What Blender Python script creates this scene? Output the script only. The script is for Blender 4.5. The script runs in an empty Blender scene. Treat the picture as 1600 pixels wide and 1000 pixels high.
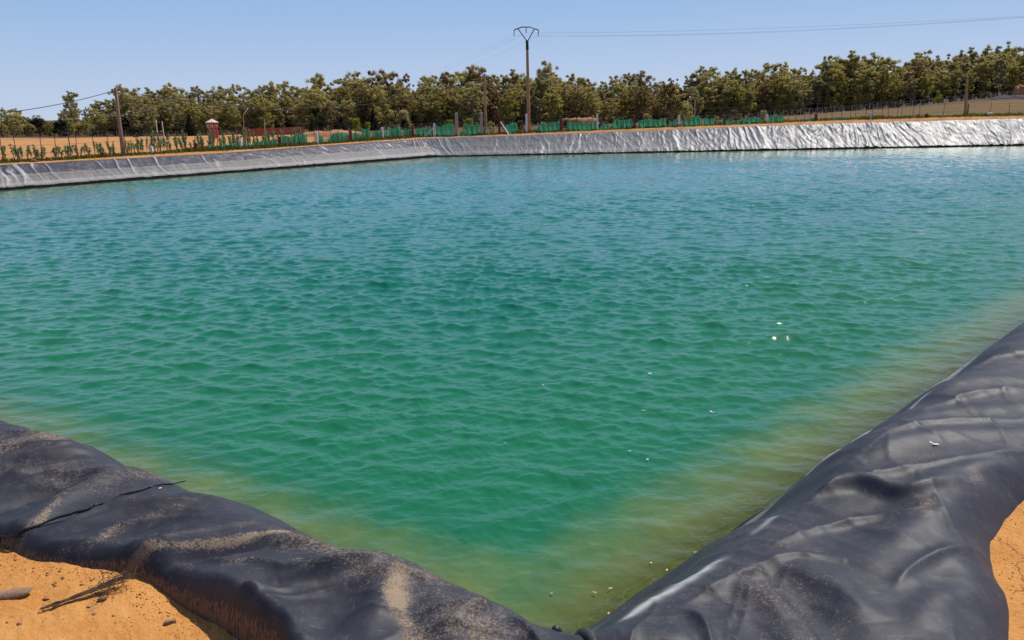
import bpy, math, random
import numpy as np
from mathutils import Matrix, Vector

rnd = random.Random(7)
RNG = np.random.default_rng(11)
SC = bpy.context.scene
COL = SC.collection

# ------------------------------------------------------------------ camera
F, H = 1232.0, 3.2
P = math.atan2(311, F)
ROLL = math.radians(1.25)
CP, SP, CR, SR = math.cos(P), math.sin(P), math.cos(ROLL), math.sin(ROLL)

def ray(px, py):
    u, v = px - 800.0, py - 500.0
    a = (u * CR - v * SR) / F
    b = -(u * SR + v * CR) / F
    return (a, CP + b * SP, -SP + b * CP)

def hit(px, py, z):
    d = ray(px, py)
    t = (z - H) / d[2]
    return (d[0] * t, d[1] * t, z)

def at_y(px, py, y):
    d = ray(px, py)
    t = y / d[1]
    return (d[0] * t, y, H + d[2] * t)

def on_line(px, py, A, B):
    """point where the sight line through a pixel crosses the vertical plane A-B"""
    d = ray(px, py)
    ex, ey = B[0] - A[0], B[1] - A[1]
    t = (A[0] * ey - A[1] * ex) / (d[0] * ey - d[1] * ex)
    return (d[0] * t, d[1] * t, H + d[2] * t)

cam = bpy.data.cameras.new('camera')
cam.sensor_width = 36
cam.lens = 36 * F / 1600
cam.clip_start, cam.clip_end = 0.05, 6000
camo = bpy.data.objects.new('camera', cam)
COL.objects.link(camo)
X, U, FW = Vector((1, 0, 0)), Vector((0, SP, CP)), Vector((0, CP, -SP))
rt, upv = X * CR - U * SR, X * SR + U * CR
camo.matrix_world = Matrix(((rt.x, upv.x, -FW.x, 0), (rt.y, upv.y, -FW.y, 0), (rt.z, upv.z, -FW.z, H), (0, 0, 0, 1)))
SC.camera = camo

# ------------------------------------------------------------------ light
SUN_EL, SUN_AZ = math.radians(55), math.radians(50)      # azimuth to the right of straight ahead
sd = Vector((math.sin(SUN_AZ) * math.cos(SUN_EL), math.cos(SUN_AZ) * math.cos(SUN_EL), math.sin(SUN_EL)))
sun = bpy.data.lights.new('sun', 'SUN')
sun.energy, sun.angle, sun.color = 4.3, math.radians(0.53), (1.0, 0.955, 0.88)
suno = bpy.data.objects.new('sun', sun)
COL.objects.link(suno)
suno.location = (60, 60, 120)
suno.rotation_euler = sd.to_track_quat('Z', 'Y').to_euler()

w = bpy.data.worlds.new('World')
SC.world = w
w.use_nodes = True
nt = w.node_tree
bg = nt.nodes['Background']
sky = nt.nodes.new('ShaderNodeTexSky')
sky.sky_type = 'NISHITA'
sky.sun_disc = False
sky.sun_elevation, sky.sun_rotation = SUN_EL, SUN_AZ
sky.altitude, sky.air_density, sky.dust_density, sky.ozone_density = 300, 0.9, 0.6, 2.2
SKY_S = 0.105
geo = nt.nodes.new('ShaderNodeTexCoord')
sepz = nt.nodes.new('ShaderNodeSeparateXYZ')
nt.links.new(geo.outputs['Generated'], sepz.inputs[0])
def maprange(a, b, c, d):
    x = nt.nodes.new('ShaderNodeMapRange'); x.interpolation_type = 'SMOOTHSTEP'
    nt.links.new(sepz.outputs[2], x.inputs[0])
    for i, v in enumerate((a, b, c, d)): x.inputs[i + 1].default_value = v
    return x.outputs[0]
hz = nt.nodes.new('ShaderNodeMix'); hz.data_type = 'RGBA'      # dry summer haze low over the horizon
nt.links.new(maprange(-0.02, 0.17, 0, 1), hz.inputs[0])
hz.inputs[6].default_value = (0.545 / SKY_S, 0.635 / SKY_S, 0.82 / SKY_S, 1)
hz.inputs[7].default_value = (0.30 / SKY_S, 0.48 / SKY_S, 0.78 / SKY_S, 1)
sm = nt.nodes.new('ShaderNodeMix'); sm.data_type = 'RGBA'
nt.links.new(maprange(0.12, 0.55, 0.92, 0.0), sm.inputs[0])
nt.links.new(sky.outputs[0], sm.inputs[6]); nt.links.new(hz.outputs[2], sm.inputs[7])
nt.links.new(sm.outputs[2], bg.inputs[0])
bg.inputs[1].default_value = SKY_S

SC.view_settings.view_transform = 'Standard'
SC.view_settings.look = 'None'
SC.view_settings.exposure = 0
SC.render.engine = 'CYCLES'
cy = SC.cycles
cy.max_bounces, cy.diffuse_bounces, cy.glossy_bounces, cy.transparent_max_bounces = 6, 2, 3, 12
cy.sample_clamp_indirect = 6
cy.use_denoising = True

# ------------------------------------------------------------------ helpers: noise, meshes, tags
_perm = np.random.default_rng(3).permutation(512)
_g = np.random.default_rng(5).uniform(0, 2 * math.pi, 512)
def perlin(x, y):
    xi, yi = np.floor(x).astype(int), np.floor(y).astype(int)
    xf, yf = x - xi, y - yi
    u, v = xf ** 3 * (xf * (xf * 6 - 15) + 10), yf ** 3 * (yf * (yf * 6 - 15) + 10)
    def g(ix, iy, dx, dy):
        k = _perm[(_perm[ix & 511] + iy) & 511]
        return np.cos(_g[k]) * dx + np.sin(_g[k]) * dy
    a, b = g(xi, yi, xf, yf), g(xi + 1, yi, xf - 1, yf)
    c, d = g(xi, yi + 1, xf, yf - 1), g(xi + 1, yi + 1, xf - 1, yf - 1)
    return ((a + u * (b - a)) * (1 - v) + (c + u * (d - c)) * v) * 1.5

def fbm(x, y, o=4):
    s, a = 0, 1.0
    for i in range(o):
        s = s + a * perlin(x * 2 ** i + 17 * i, y * 2 ** i - 9 * i)
        a *= 0.5
    return s

def smooth(a, b, x):
    t = np.clip((x - a) / (b - a), 0, 1)
    return t * t * (3 - 2 * t)

def seg_dist(x, y, pts):
    """distance to a polyline and the sign (positive on its left side) of the nearest segment"""
    best = np.full(x.shape, 1e9); sign = np.zeros(x.shape); par = np.zeros(x.shape)
    n = len(pts) - 1
    for i in range(n):
        ax, ay, bx, by = pts[i][0], pts[i][1], pts[i + 1][0], pts[i + 1][1]
        ex, ey = bx - ax, by - ay
        t = np.clip(((x - ax) * ex + (y - ay) * ey) / (ex * ex + ey * ey), 0, 1)
        dx, dy = x - ax - t * ex, y - ay - t * ey
        d = np.hypot(dx, dy)
        m = d < best - 1e-9
        best = np.where(m, d, best)
        sign = np.where(m, np.sign(ex * (y - ay) - ey * (x - ax)), sign)
        par = np.where(m, (i + t) / n, par)
    return best, sign, par

def spline(pts, n=6):
    out = []
    q = [pts[0]] + list(pts) + [pts[-1]]
    for i in range(1, len(q) - 2):
        p0, p1, p2, p3 = [np.array(v, float) for v in q[i - 1:i + 3]]
        for k in range(n):
            t = k / n
            out.append(tuple(0.5 * (2 * p1 + (p2 - p0) * t + (2 * p0 - 5 * p1 + 4 * p2 - p3) * t * t + (3 * p1 - p0 - 3 * p2 + p3) * t ** 3)))
    out.append(tuple(pts[-1]))
    return out

def np_mesh(name, V, Q, attrs=None, smooth_shade=True):
    me = bpy.data.meshes.new(name)
    V = np.asarray(V, np.float32); Q = np.asarray(Q, np.int32)
    me.vertices.add(len(V)); me.vertices.foreach_set('co', V.ravel())
    k = Q.shape[1]
    me.loops.add(Q.size); me.loops.foreach_set('vertex_index', Q.ravel())
    me.polygons.add(len(Q))
    me.polygons.foreach_set('loop_start', np.arange(0, Q.size, k, dtype=np.int32))
    me.polygons.foreach_set('loop_total', np.full(len(Q), k, np.int32))
    if smooth_shade:
        me.polygons.foreach_set('use_smooth', np.ones(len(Q), bool))
    for a, val in (attrs or {}).items():
        at = me.attributes.new(a, 'FLOAT', 'POINT')
        at.data.foreach_set('value', np.asarray(val, np.float32).ravel())
    me.update(calc_edges=True)
    me.validate()
    return me

def grid_quads(nr, nc, keep=None):
    i, j = np.meshgrid(np.arange(nr - 1), np.arange(nc - 1), indexing='ij')
    a = (i * nc + j).ravel()
    Q = np.stack([a, a + 1, a + nc + 1, a + nc], 1)
    if keep is not None:
        k = keep.ravel()
        Q = Q[k[Q].any(1)]
    return Q

def compact(V, Q, attrs):
    used = np.zeros(len(V), bool); used[Q.ravel()] = True
    remap = np.cumsum(used) - 1
    return V[used], remap[Q], {k: np.asarray(v).ravel()[used] for k, v in attrs.items()}

def link(name, me, mat=None, parent=None, loc=(0, 0, 0)):
    o = bpy.data.objects.new(name, me)
    COL.objects.link(o)
    o.location = loc
    if parent is not None:
        o.parent = parent
    if mat is not None and me is not None:
        me.materials.clear(); me.materials.append(mat)
    return o

def tag(o, label, cat=None, group=None, kind=None):
    o['label'] = label
    if cat: o['category'] = cat
    if group: o['group'] = group
    if kind: o['kind'] = kind
    return o

def empty(name, loc, label, cat, group=None, rz=0):
    o = bpy.data.objects.new(name, None)
    o.empty_display_size = 0.2
    COL.objects.link(o)
    o.location = loc; o.rotation_euler = (0, 0, rz)
    return tag(o, label, cat, group)

def dup(root, loc, label, rz=0.0, sc=(1, 1, 1), group=None, mat=None):
    r = root.copy(); COL.objects.link(r)
    r.location = loc; r.rotation_euler = (0, 0, rz); r.scale = sc
    r['label'] = label
    if group: r['group'] = group
    for ch in list(root.children):
        c = ch.copy(); COL.objects.link(c); c.parent = r
        for g in ch.children:
            d = g.copy(); COL.objects.link(d); d.parent = c
    return r

class MB:
    def __init__(s): s.v, s.f = [], []
    def tube(s, pts, rads, n=8, cap=True):
        base = len(s.v); pts = [Vector(p) for p in pts]
        if not hasattr(rads, '__len__'): rads = [rads] * len(pts)
        for i, p in enumerate(pts):
            d = (pts[min(i + 1, len(pts) - 1)] - pts[max(i - 1, 0)]).normalized()
            a = d.orthogonal().normalized() if abs(d.z) < 0.9 else Vector((1, 0, 0)).cross(d).normalized()
            if i and a.dot(pa) < 0.9:
                a = (pa - d * pa.dot(d)).normalized()
            pa = a; b = d.cross(a)
            for k in range(n):
                t = 2 * math.pi * k / n
                s.v.append(tuple(p + (a * math.cos(t) + b * math.sin(t)) * rads[i]))
        for i in range(len(pts) - 1):
            for k in range(n):
                q = base + i * n
                s.f.append((q + k, q + (k + 1) % n, q + n + (k + 1) % n, q + n + k))
        if cap:
            s.f.append(tuple(base + k for k in reversed(range(n))))
            s.f.append(tuple(base + (len(pts) - 1) * n + k for k in range(n)))
        return s
    def bar(s, p, q, w, h, top=1.0):
        """rectangular bar from p to q (w across, h along its other side), end scaled by top"""
        p, q = Vector(p), Vector(q); d = (q - p).normalized()
        a = Vector((1, 0, 0)) if abs(d.x) < 0.8 else Vector((0, 1, 0))
        b = d.cross(a).normalized(); a = b.cross(d)
        base = len(s.v)
        for c, sc in ((p, 1), (q, top)):
            for i, j in ((-1, -1), (1, -1), (1, 1), (-1, 1)):
                s.v.append(tuple(c + a * i * w / 2 * sc + b * j * h / 2 * sc))
        for f in ((3, 2, 1, 0), (4, 5, 6, 7), (0, 1, 5, 4), (1, 2, 6, 5), (2, 3, 7, 6), (3, 0, 4, 7)):
            s.f.append(tuple(base + k for k in f))
        return s
    def build(s, name, mat, parent=None, sm=False, loc=(0, 0, 0), bevel=0):
        me = bpy.data.meshes.new(name)
        me.from_pydata(s.v, [], s.f)
        if sm:
            me.polygons.foreach_set('use_smooth', [True] * len(me.polygons))
        me.update()
        o = link(name, me, mat, parent, loc)
        if bevel:
            m = o.modifiers.new('bevel', 'BEVEL'); m.width = bevel; m.segments = 2
        return o

# ------------------------------------------------------------------ materials
def mat(name):
    m = bpy.data.materials.new(name); m.use_nodes = True
    n = m.node_tree; n.nodes.clear()
    o = n.nodes.new('ShaderNodeOutputMaterial')
    return m, n, o

class NT:
    def __init__(s, n): s.n = n
    def node(s, t, **kw):
        x = s.n.nodes.new(t)
        for k, v in kw.items(): setattr(x, k, v)
        return x
    def put(s, x, sock, v):
        i = x.inputs[sock]
        if isinstance(v, bpy.types.NodeSocket): s.n.links.new(v, i)
        else:
            if hasattr(i.default_value, '__len__') and hasattr(v, '__len__') and len(v) == 3 and len(i.default_value) == 4: v = (*v, 1)
            i.default_value = v
    def math(s, op, a, b=0.0, c=None, clamp=False):
        x = s.node('ShaderNodeMath', operation=op, use_clamp=clamp)
        s.put(x, 0, a); s.put(x, 1, b)
        if c is not None: s.put(x, 2, c)
        return x.outputs[0]
    def mix(s, f, a, b, blend='MIX'):
        x = s.node('ShaderNodeMix', data_type='RGBA', blend_type=blend)
        s.put(x, 0, f); s.put(x, 6, a); s.put(x, 7, b)
        return x.outputs[2]
    def noise(s, vec, scale, detail=3, rough=0.55, dist=0.0):
        x = s.node('ShaderNodeTexNoise')
        if vec is not None: s.put(x, 'Vector', vec)
        s.put(x, 'Scale', scale); s.put(x, 'Detail', detail); s.put(x, 'Roughness', rough); s.put(x, 'Distortion', dist)
        return x.outputs[0]
    def ramp(s, v, a, b, lo=0.0, hi=1.0):
        x = s.node('ShaderNodeMapRange', interpolation_type='SMOOTHSTEP')
        s.put(x, 0, v); s.put(x, 1, a); s.put(x, 2, b); s.put(x, 3, lo); s.put(x, 4, hi)
        return x.outputs[0]
    def attr(s, name): return s.node('ShaderNodeAttribute', attribute_name=name).outputs['Fac']
    def pos(s): return s.node('ShaderNodeNewGeometry').outputs['Position']
    def obj(s): return s.node('ShaderNodeTexCoord').outputs['Object']
    def scale(s, vec, sx, sy, sz, rz=0.0):
        x = s.node('ShaderNodeMapping')
        s.put(x, 0, vec); s.put(x, 2, (0, 0, rz)); s.put(x, 3, (sx, sy, sz))
        return x.outputs[0]
    def bump(s, h, strength, dist, normal=None):
        x = s.node('ShaderNodeBump')
        s.put(x, 'Height', h); s.put(x, 'Strength', strength); s.put(x, 'Distance', dist)
        if normal is not None: s.put(x, 'Normal', normal)
        return x.outputs[0]
    def pbr(s, col, rough, spec=0.5, normal=None, metal=0.0):
        x = s.node('ShaderNodeBsdfPrincipled')
        s.put(x, 'Base Color', col); s.put(x, 'Roughness', rough); s.put(x, 'Specular IOR Level', spec); s.put(x, 'Metallic', metal)
        if normal is not None: s.put(x, 'Normal', normal)
        return x.outputs[0]

def simple(name, col, col2=None, rough=0.7, scale=6.0, bump=0.3, bd=0.01, spec=0.4, metal=0.0):
    m, n, o = mat(name); t = NT(n)
    v = t.obj()
    a = t.noise(v, scale, 4)
    b = t.noise(v, scale * 6, 3)
    c = t.mix(t.ramp(a, 0.35, 0.68), col, col2 or tuple(x * 0.7 for x in col))
    c = t.mix(t.ramp(b, 0.4, 0.8, 0, 0.35), c, tuple(x * 0.55 for x in col))
    n.links.new(t.pbr(c, rough, spec, t.bump(b, bump, bd), metal), o.inputs[0])
    return m

M = {}
M['wood'] = simple('weathered_wood', (0.46, 0.25, 0.125), (0.34, 0.185, 0.10), 0.8, 2)
M['greywood'] = simple('grey_wood', (0.36, 0.21, 0.145), (0.25, 0.15, 0.11), 0.8, 2)
M['concrete'] = simple('pinkish_concrete', (0.47, 0.31, 0.25), (0.38, 0.25, 0.20), 0.85, 3)
M['white'] = simple('white_paint', (0.72, 0.69, 0.68), (0.55, 0.52, 0.52), 0.6, 4)
M['red'] = simple('red_paint', (0.21, 0.012, 0.018), (0.14, 0.01, 0.014), 0.55, 4)
M['redtower'] = simple('bright_red_paint', (0.34, 0.016, 0.026), (0.27, 0.014, 0.02), 0.6, 1)
M['redwall'] = simple('red_block', (0.34, 0.085, 0.065), (0.26, 0.07, 0.05), 0.85, 1.5)
M['iron'] = simple('rusty_iron', (0.09, 0.055, 0.045), (0.05, 0.035, 0.03), 0.7, 5)
M['steel'] = simple('dark_steel', (0.02, 0.028, 0.05), (0.03, 0.035, 0.05), 0.5, 5)
M['cable'] = simple('dark_cable', (0.03, 0.03, 0.035), None, 0.6, 5)
M['palecable'] = simple('pale_cable', (0.42, 0.44, 0.52), None, 0.5, 5)
M['bark'] = simple('bark', (0.34, 0.27, 0.21), (0.20, 0.15, 0.11), 0.9, 1.2, 0.6, 0.03)
M['stone'] = simple('stone', (0.30, 0.17, 0.10), (0.20, 0.12, 0.08), 0.85, 9, 0.6, 0.01)
M['slab'] = simple('slab_stone', (0.33, 0.19, 0.11), (0.2, 0.12, 0.08), 0.8, 9, 0.5, 0.01)
M['twig'] = simple('dry_twig', (0.16, 0.095, 0.055), (0.09, 0.055, 0.035), 0.85, 20)
M['glass'] = simple('pale_opening', (0.62, 0.52, 0.42), (0.5, 0.42, 0.34), 0.5, 4)
M['petal'] = simple('dry_blossom', (0.55, 0.38, 0.30), (0.42, 0.25, 0.16), 0.7, 60)
M['darkleaf'] = simple('scrap_pale', (0.75, 0.72, 0.68), (0.6, 0.55, 0.5), 0.6, 60)
M['rope'] = simple('liner_lip', (0.035, 0.037, 0.042), (0.06, 0.055, 0.045), 0.45, 10)

def leafmat(name, c1, c2, c3):
    m, n, o = mat(name); t = NT(n)
    oi = t.node('ShaderNodeObjectInfo')
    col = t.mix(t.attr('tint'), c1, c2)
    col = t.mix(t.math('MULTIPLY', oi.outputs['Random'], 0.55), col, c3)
    p = t.node('ShaderNodeBsdfPrincipled')
    t.put(p, 'Base Color', col); t.put(p, 'Roughness', 0.6); t.put(p, 'Specular IOR Level', 0.25)
    tr = t.node('ShaderNodeBsdfTranslucent'); t.put(tr, 'Color', t.mix(1.0, col, (1.5, 1.55, 0.95), 'MULTIPLY'))
    mx = t.node('ShaderNodeMixShader'); t.put(mx, 0, 0.5)
    n.links.new(p.outputs[0], mx.inputs[1]); n.links.new(tr.outputs[0], mx.inputs[2])
    n.links.new(mx.outputs[0], o.inputs[0])
    return m
M['olive'] = leafmat('olive_leaves', (0.2807, 0.2298, 0.0969), (0.5023, 0.3864, 0.1679), (0.3101, 0.2742, 0.1356))
M['grey_olive'] = leafmat('greyish_leaves', (0.2421, 0.2171, 0.127), (0.4842, 0.3996, 0.2294), (0.3391, 0.2712, 0.1481))
M['yellow'] = leafmat('yellowish_leaves', (0.2678, 0.2366, 0.0661), (0.4656, 0.3909, 0.1323), (0.3261, 0.2573, 0.0916))
M['brown'] = leafmat('brownish_leaves', (0.1758, 0.1187, 0.0527), (0.29, 0.1977, 0.0923), (0.2285, 0.1582, 0.0659))
M['dark'] = leafmat('dark_leaves', (0.0082, 0.0115, 0.0058), (0.0233, 0.0264, 0.0115), (0.0103, 0.0144, 0.0067))
M['lime'] = leafmat('bright_leaves', (0.1705, 0.198, 0.0272), (0.2886, 0.2908, 0.0495), (0.2099, 0.2104, 0.0371))
M['vine'] = leafmat('vine_leaves', (0.14, 0.19, 0.11), (0.22, 0.27, 0.16), (0.12, 0.2, 0.12))
M['weed'] = leafmat('weed_blades', (0.05, 0.058, 0.014), (0.13, 0.125, 0.035), (0.08, 0.08, 0.02))
M['brush'] = leafmat('dry_brush', (0.096, 0.052, 0.032), (0.16, 0.104, 0.06), (0.104, 0.068, 0.04))

# net
m, n, o = mat('green_net'); t = NT(n)
v = t.obj()
c = t.mix(t.ramp(t.noise(t.scale(v, 6, 6, 0.8), 1.0, 3), 0.35, 0.7), (0.025, 0.25, 0.115), (0.10, 0.50, 0.26))
c = t.mix(t.ramp(t.noise(v, 0.5, 2), 0.4, 0.65, 0, 0.45), c, (0.16, 0.48, 0.30))
d = t.node('ShaderNodeBsdfDiffuse'); t.put(d, 0, c)
tl = t.node('ShaderNodeBsdfTranslucent'); t.put(tl, 0, c)
tp = t.node('ShaderNodeBsdfTransparent')
a = t.node('ShaderNodeMixShader'); t.put(a, 0, 0.42); n.links.new(d.outputs[0], a.inputs[1]); n.links.new(tl.outputs[0], a.inputs[2])
b = t.node('ShaderNodeMixShader'); t.put(b, 0, 0.08); n.links.new(a.outputs[0], b.inputs[1]); n.links.new(tp.outputs[0], b.inputs[2])
n.links.new(b.outputs[0], o.inputs[0]); M['net'] = m

# ------------------------------------------------------------------ the pond's outline
C_L = [hit(872, 978, 1.53)[:2], hit(-200, 582, 1.53)[:2]]              # crest of the near bank, left of the corner
C_R = [hit(918, 1000, 1.53)[:2], hit(1600, 515, 1.53)[:2]]             # and right of it
def _un(a, b):
    L = math.hypot(b[0] - a[0], b[1] - a[1]); return ((b[0] - a[0]) / L, (b[1] - a[1]) / L)
def _cross(p, u, q, v):
    k = ((q[0] - p[0]) * v[1] - (q[1] - p[1]) * v[0]) / (u[0] * v[1] - u[1] * v[0])
    return (p[0] + u[0] * k, p[1] + u[1] * k)
uL_, uR_ = _un(*C_L), _un(*C_R)
WOFF = 1.38                                                             # crest to waterline on the near banks
wl0 = (C_L[0][0] + uL_[1] * WOFF, C_L[0][1] - uL_[0] * WOFF)
wr0 = (C_R[0][0] - uR_[1] * WOFF, C_R[0][1] + uR_[0] * WOFF)
FARC = (-6.9, 77.6)
uB, uF = _un((-38.0, 31.0), FARC), _un(FARC, (69.0, 72.6))
WL = [_cross(wl0, uL_, wr0, uR_), _cross(wl0, uL_, FARC, uB), FARC, _cross(wr0, uR_, FARC, uF)]   # waterline corners: near, left, far, right
LT = dict(off=2.0)
def unit(a, b):
    L = math.hypot(b[0] - a[0], b[1] - a[1]); return ((b[0] - a[0]) / L, (b[1] - a[1]) / L)
def out_n(a, b):                                                         # outward normal of a side (corners run clockwise)
    e = unit(a, b); return (-e[1], e[0])
nL, nF = out_n(WL[1], WL[2]), out_n(WL[2], WL[3])
FENCE_L0 = (WL[1][0] + nL[0] * 4.9, WL[1][1] + nL[1] * 4.9)
FENCE_C = (-9.5, 82.6)
FENCE_R1 = (90.0, 78.6)
FENCE_L = (-9.5 - 0.56 * 45, 82.6 - 0.83 * 45)

def inside_dist(x, y):
    """distance to the shore, positive on the water"""
    s = np.full(np.shape(x), 1e9)
    for i in range(4):
        a, b = WL[i], WL[(i + 1) % 4]
        nx, ny = out_n(a, b)
        s = np.minimum(s, -((x - a[0]) * nx + (y - a[1]) * ny))
    return s

# heights along the far banks as functions of x/y (the bearing)
def brg(px, py=200):
    d = ray(px, py); return d[0] / d[1]
TOPZ = ([brg(p) for p in (0, 340, 683, 1000, 1300, 1600)], [1.29, 1.30, 1.66, 1.94, 2.26, 2.36])
fp = [(0, 254), (100, 249), (190, 243), (300, 236), (400, 231.5), (480, 226), (560, 220), (640, 214.5), (700, 212.5), (760, 210), (826, 207), (900, 204), (1000, 199.5), (1100, 195.5), (1200, 191.5), (1300, 187), (1400, 184.5), (1500, 181.5), (1600, 180)]
def fence_pt(px, py):
    A, B = (FENCE_L, FENCE_C) if brg(px) < FENCE_C[0] / FENCE_C[1] else (FENCE_C, FENCE_R1)
    return on_line(px, py, A, B)
FEN = ([brg(p[0]) for p in fp], [fence_pt(*p)[1] for p in fp], [fence_pt(*p)[2] for p in fp])
DT = 285.0
tp_ = [(0, 214), (100, 214), (200, 213), (330, 211), (480, 206), (700, 200), (900, 195), (1100, 189), (1200, 184), (1300, 175.5), (1400, 168), (1500, 157), (1560, 151), (1600, 151)]
TRE = ([brg(p[0]) for p in tp_], [at_y(p[0], p[1], DT)[2] for p in tp_])

def terrain(x, y):
    a = np.clip(x / np.maximum(y, 6.0), -0.75, 0.95)
    zb = np.interp(a, *TOPZ); yf = np.interp(a, FEN[0], FEN[1]); zf = np.interp(a, FEN[0], FEN[2]); zt = np.interp(a, *TRE)
    mid = zf + (zt - zf) * np.clip((y - yf) / (DT - yf), 0, 1.0)
    t = np.clip((y - (yf - 3.4)) / 3.2, 0, 1)
    far = np.where(y < yf, zb - 0.02 + (zf - zb) * t, mid)
    # the crest of the right hand slope rises behind the fence, not at it
    far = far + 0.25 * fbm(x * 0.035, y * 0.035, 3) * smooth(0, 60, y - yf)
    far = far + smooth(DT + 42, DT + 75, y) * (6.5 + 2.0 * fbm(x * .012, y * .012, 2) + 3.5 * smooth(0.2, 0.5, a))
    near = 1.495 - 0.055 * smooth(-1.75, -0.95, x)
    k = smooth(18, 40, y)
    return near * (1 - k) + far * k

# the near sheet's outer edge (where sand begins) and crest, measured on the ground
EDGE_Z = 1.46
edge_px = [(-130, 850), (0, 868), (40, 888), (110, 902), (200, 908), (262, 932), (320, 962), (390, 1000), (440, 1040)]
edgeL = [hit(p[0], p[1], EDGE_Z)[:2] for p in edge_px]
edgeR = [hit(p[0], p[1], EDGE_Z)[:2] for p in [(1592, 1060), (1588, 1000), (1587, 935), (1568, 900), (1558, 865), (1567, 826), (1600, 785), (1660, 740)]]
EDGE = [(-45.0, 30.0), (-3.9, 3.55)] + edgeL + [(-0.55, 1.75), (0.1, 1.35), (0.8, 1.35), (1.25, 1.6)] + edgeR + [(3.4, 3.9), (75.0, 74.0)]
EDGE = EDGE[:2] + spline(EDGE[2:-2], 5) + EDGE[-2:]
def near_edge(x, y):
    d, s, _ = seg_dist(x, y, EDGE)
    return d * s                                                        # positive on the liner side

def pit(x, y, z):
    s = inside_dist(x, y)
    k = smooth(22, 36, y)
    off = 1.45 * (1 - k) + (1.45 * z - 0.05) * k
    return np.where(s > -off, np.maximum(z - 0.30 * k - (s + off) * (1.35 - 0.5 * k), -3.5), z)

# ------------------------------------------------------------------ ground: one sheet to the horizon
def polar(r0, r1, step, a0, a1, na, wrap=False):
    nr = int(math.log(r1 / r0) / step) + 1
    r = r0 * np.exp(np.linspace(0, math.log(r1 / r0), nr)); a = np.linspace(a0, a1, na)
    R, A = np.meshgrid(r, a, indexing='ij')
    return R * np.sin(A), R * np.cos(A), nr, na

def angles_dense():
    f = np.linspace(-0.78, 0.78, 620)
    b = np.linspace(0.78, 2 * math.pi - 0.78, 90)[1:]
    return np.concatenate([f, b])
r = 0.25 * np.exp(np.linspace(0, math.log(4000 / 0.25), 700))
A = angles_dense()
Rg, Ag = np.meshgrid(r, A, indexing='ij')
gx, gy = Rg * np.sin(Ag), Rg * np.cos(Ag)
gz = terrain(gx, gy)
e = near_edge(gx, gy)
nearw = smooth(30, 12, Rg)
gz = gz + nearw * (0.02 * fbm(gx * 1.3, gy * 1.3, 3) + 0.006 * fbm(gx * 9, gy * 9, 3) + 0.0022 * fbm(gx * 40, gy * 40, 2))
gz = np.where((Rg < 30) & (e > 0.0), gz - np.clip(e - 0.10, 0, 0.5) * 0.35, gz)
gz = pit(gx, gy, gz)
V = np.stack([gx, gy, gz], -1).reshape(-1, 3)
V = np.vstack([V, [[0, 0, 1.47]]])
Q = grid_quads(len(r), len(A))
# paint masks: field of bare orange earth on the left, grassy slope on the right
ba = gx / np.maximum(gy, 1)
dist_f = gy - np.interp(np.clip(ba, -.75, .95), FEN[0], FEN[1])
grass = smooth(0.27, 0.36, ba + 0.03 * fbm(gx * .05, gy * .05, 2)) * smooth(-1.0, 1.5, dist_f) * (gy > 30)
litter = smooth(170, 215, dist_f + 25 * fbm(gx * .03, gy * .03, 3) + 60 * smooth(-0.25, 0.0, ba)) * (gy > 60)
litter = np.maximum(litter, smooth(-0.245, -0.20, ba + .02 * fbm(gx * .08, gy * .08, 2)) * smooth(0.36, 0.25, ba) * smooth(2.0, 6.0, dist_f) * 0.92 * (gy > 60))
fenceweed = np.exp(-((dist_f - 0.1) / 0.8) ** 2) * (gy > 30)
g_at = {'grass': np.append(grass, 0), 'litter': np.append(litter, 0), 'verge': np.append(fenceweed, 0), 'near': np.append(nearw, 1)}
me = np_mesh('ground', V, Q, g_at)

m, n, o = mat('orange_earth'); t = NT(n)
p = t.pos()
big = t.noise(p, 0.35, 4); mid = t.noise(p, 3.0, 5, 0.6); fine = t.noise(p, 38, 5, 0.65); grain = t.noise(p, 170, 3, 0.7)
c = t.mix(t.ramp(mid, 0.3, 0.7), (0.52, 0.215, 0.052), (0.61, 0.285, 0.085))
c = t.mix(t.ramp(fine, 0.45, 0.75, 0, 0.55), c, (0.65, 0.345, 0.13))
c = t.mix(t.ramp(grain, 0.6, 0.75, 0, 0.45), c, (0.34, 0.13, 0.04))
far = t.math('SUBTRACT', 1.0, t.attr('near'))
fc = t.mix(t.ramp(t.noise(t.scale(p, 0.12, 1.2, 1, 0.4), 1.0, 4), 0.35, 0.68), (0.60, 0.285, 0.095), (0.47, 0.215, 0.08))
fc = t.mix(t.ramp(t.noise(p, 1.3, 4, 0.7), 0.50, 0.66, 0, 0.6), fc, (0.34, 0.18, 0.085))
fur = t.node('ShaderNodeTexWave', wave_type='BANDS', bands_direction='Y'); t.put(fur, 'Vector', t.scale(p, 1, 1, 1, -0.98)); t.put(fur, 'Scale', 0.16); t.put(fur, 'Distortion', 5.0); t.put(fur, 'Detail', 4.0); t.put(fur, 'Detail Scale', 0.6)
fc = t.mix(t.ramp(fur.outputs['Fac'], 0.62, 0.95, 0, 0.6), fc, (0.33, 0.17, 0.075))
fc = t.mix(t.ramp(t.noise(t.scale(p, 0.09, 0.9, 1, -0.98), 1.0, 5, 0.7), 0.54, 0.62, 0, 0.5), fc, (0.68, 0.37, 0.16))
c = t.mix(far, c, fc)
gcol = t.mix(t.ramp(t.noise(p, 0.55, 5, 0.65), 0.36, 0.66), (0.125, 0.080, 0.024), (0.205, 0.108, 0.040))
gcol = t.mix(t.ramp(t.noise(p, 0.12, 4), 0.5, 0.65, 0, 0.6), gcol, (0.075, 0.080, 0.020))
c = t.mix(t.attr('grass'), c, gcol)
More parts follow.
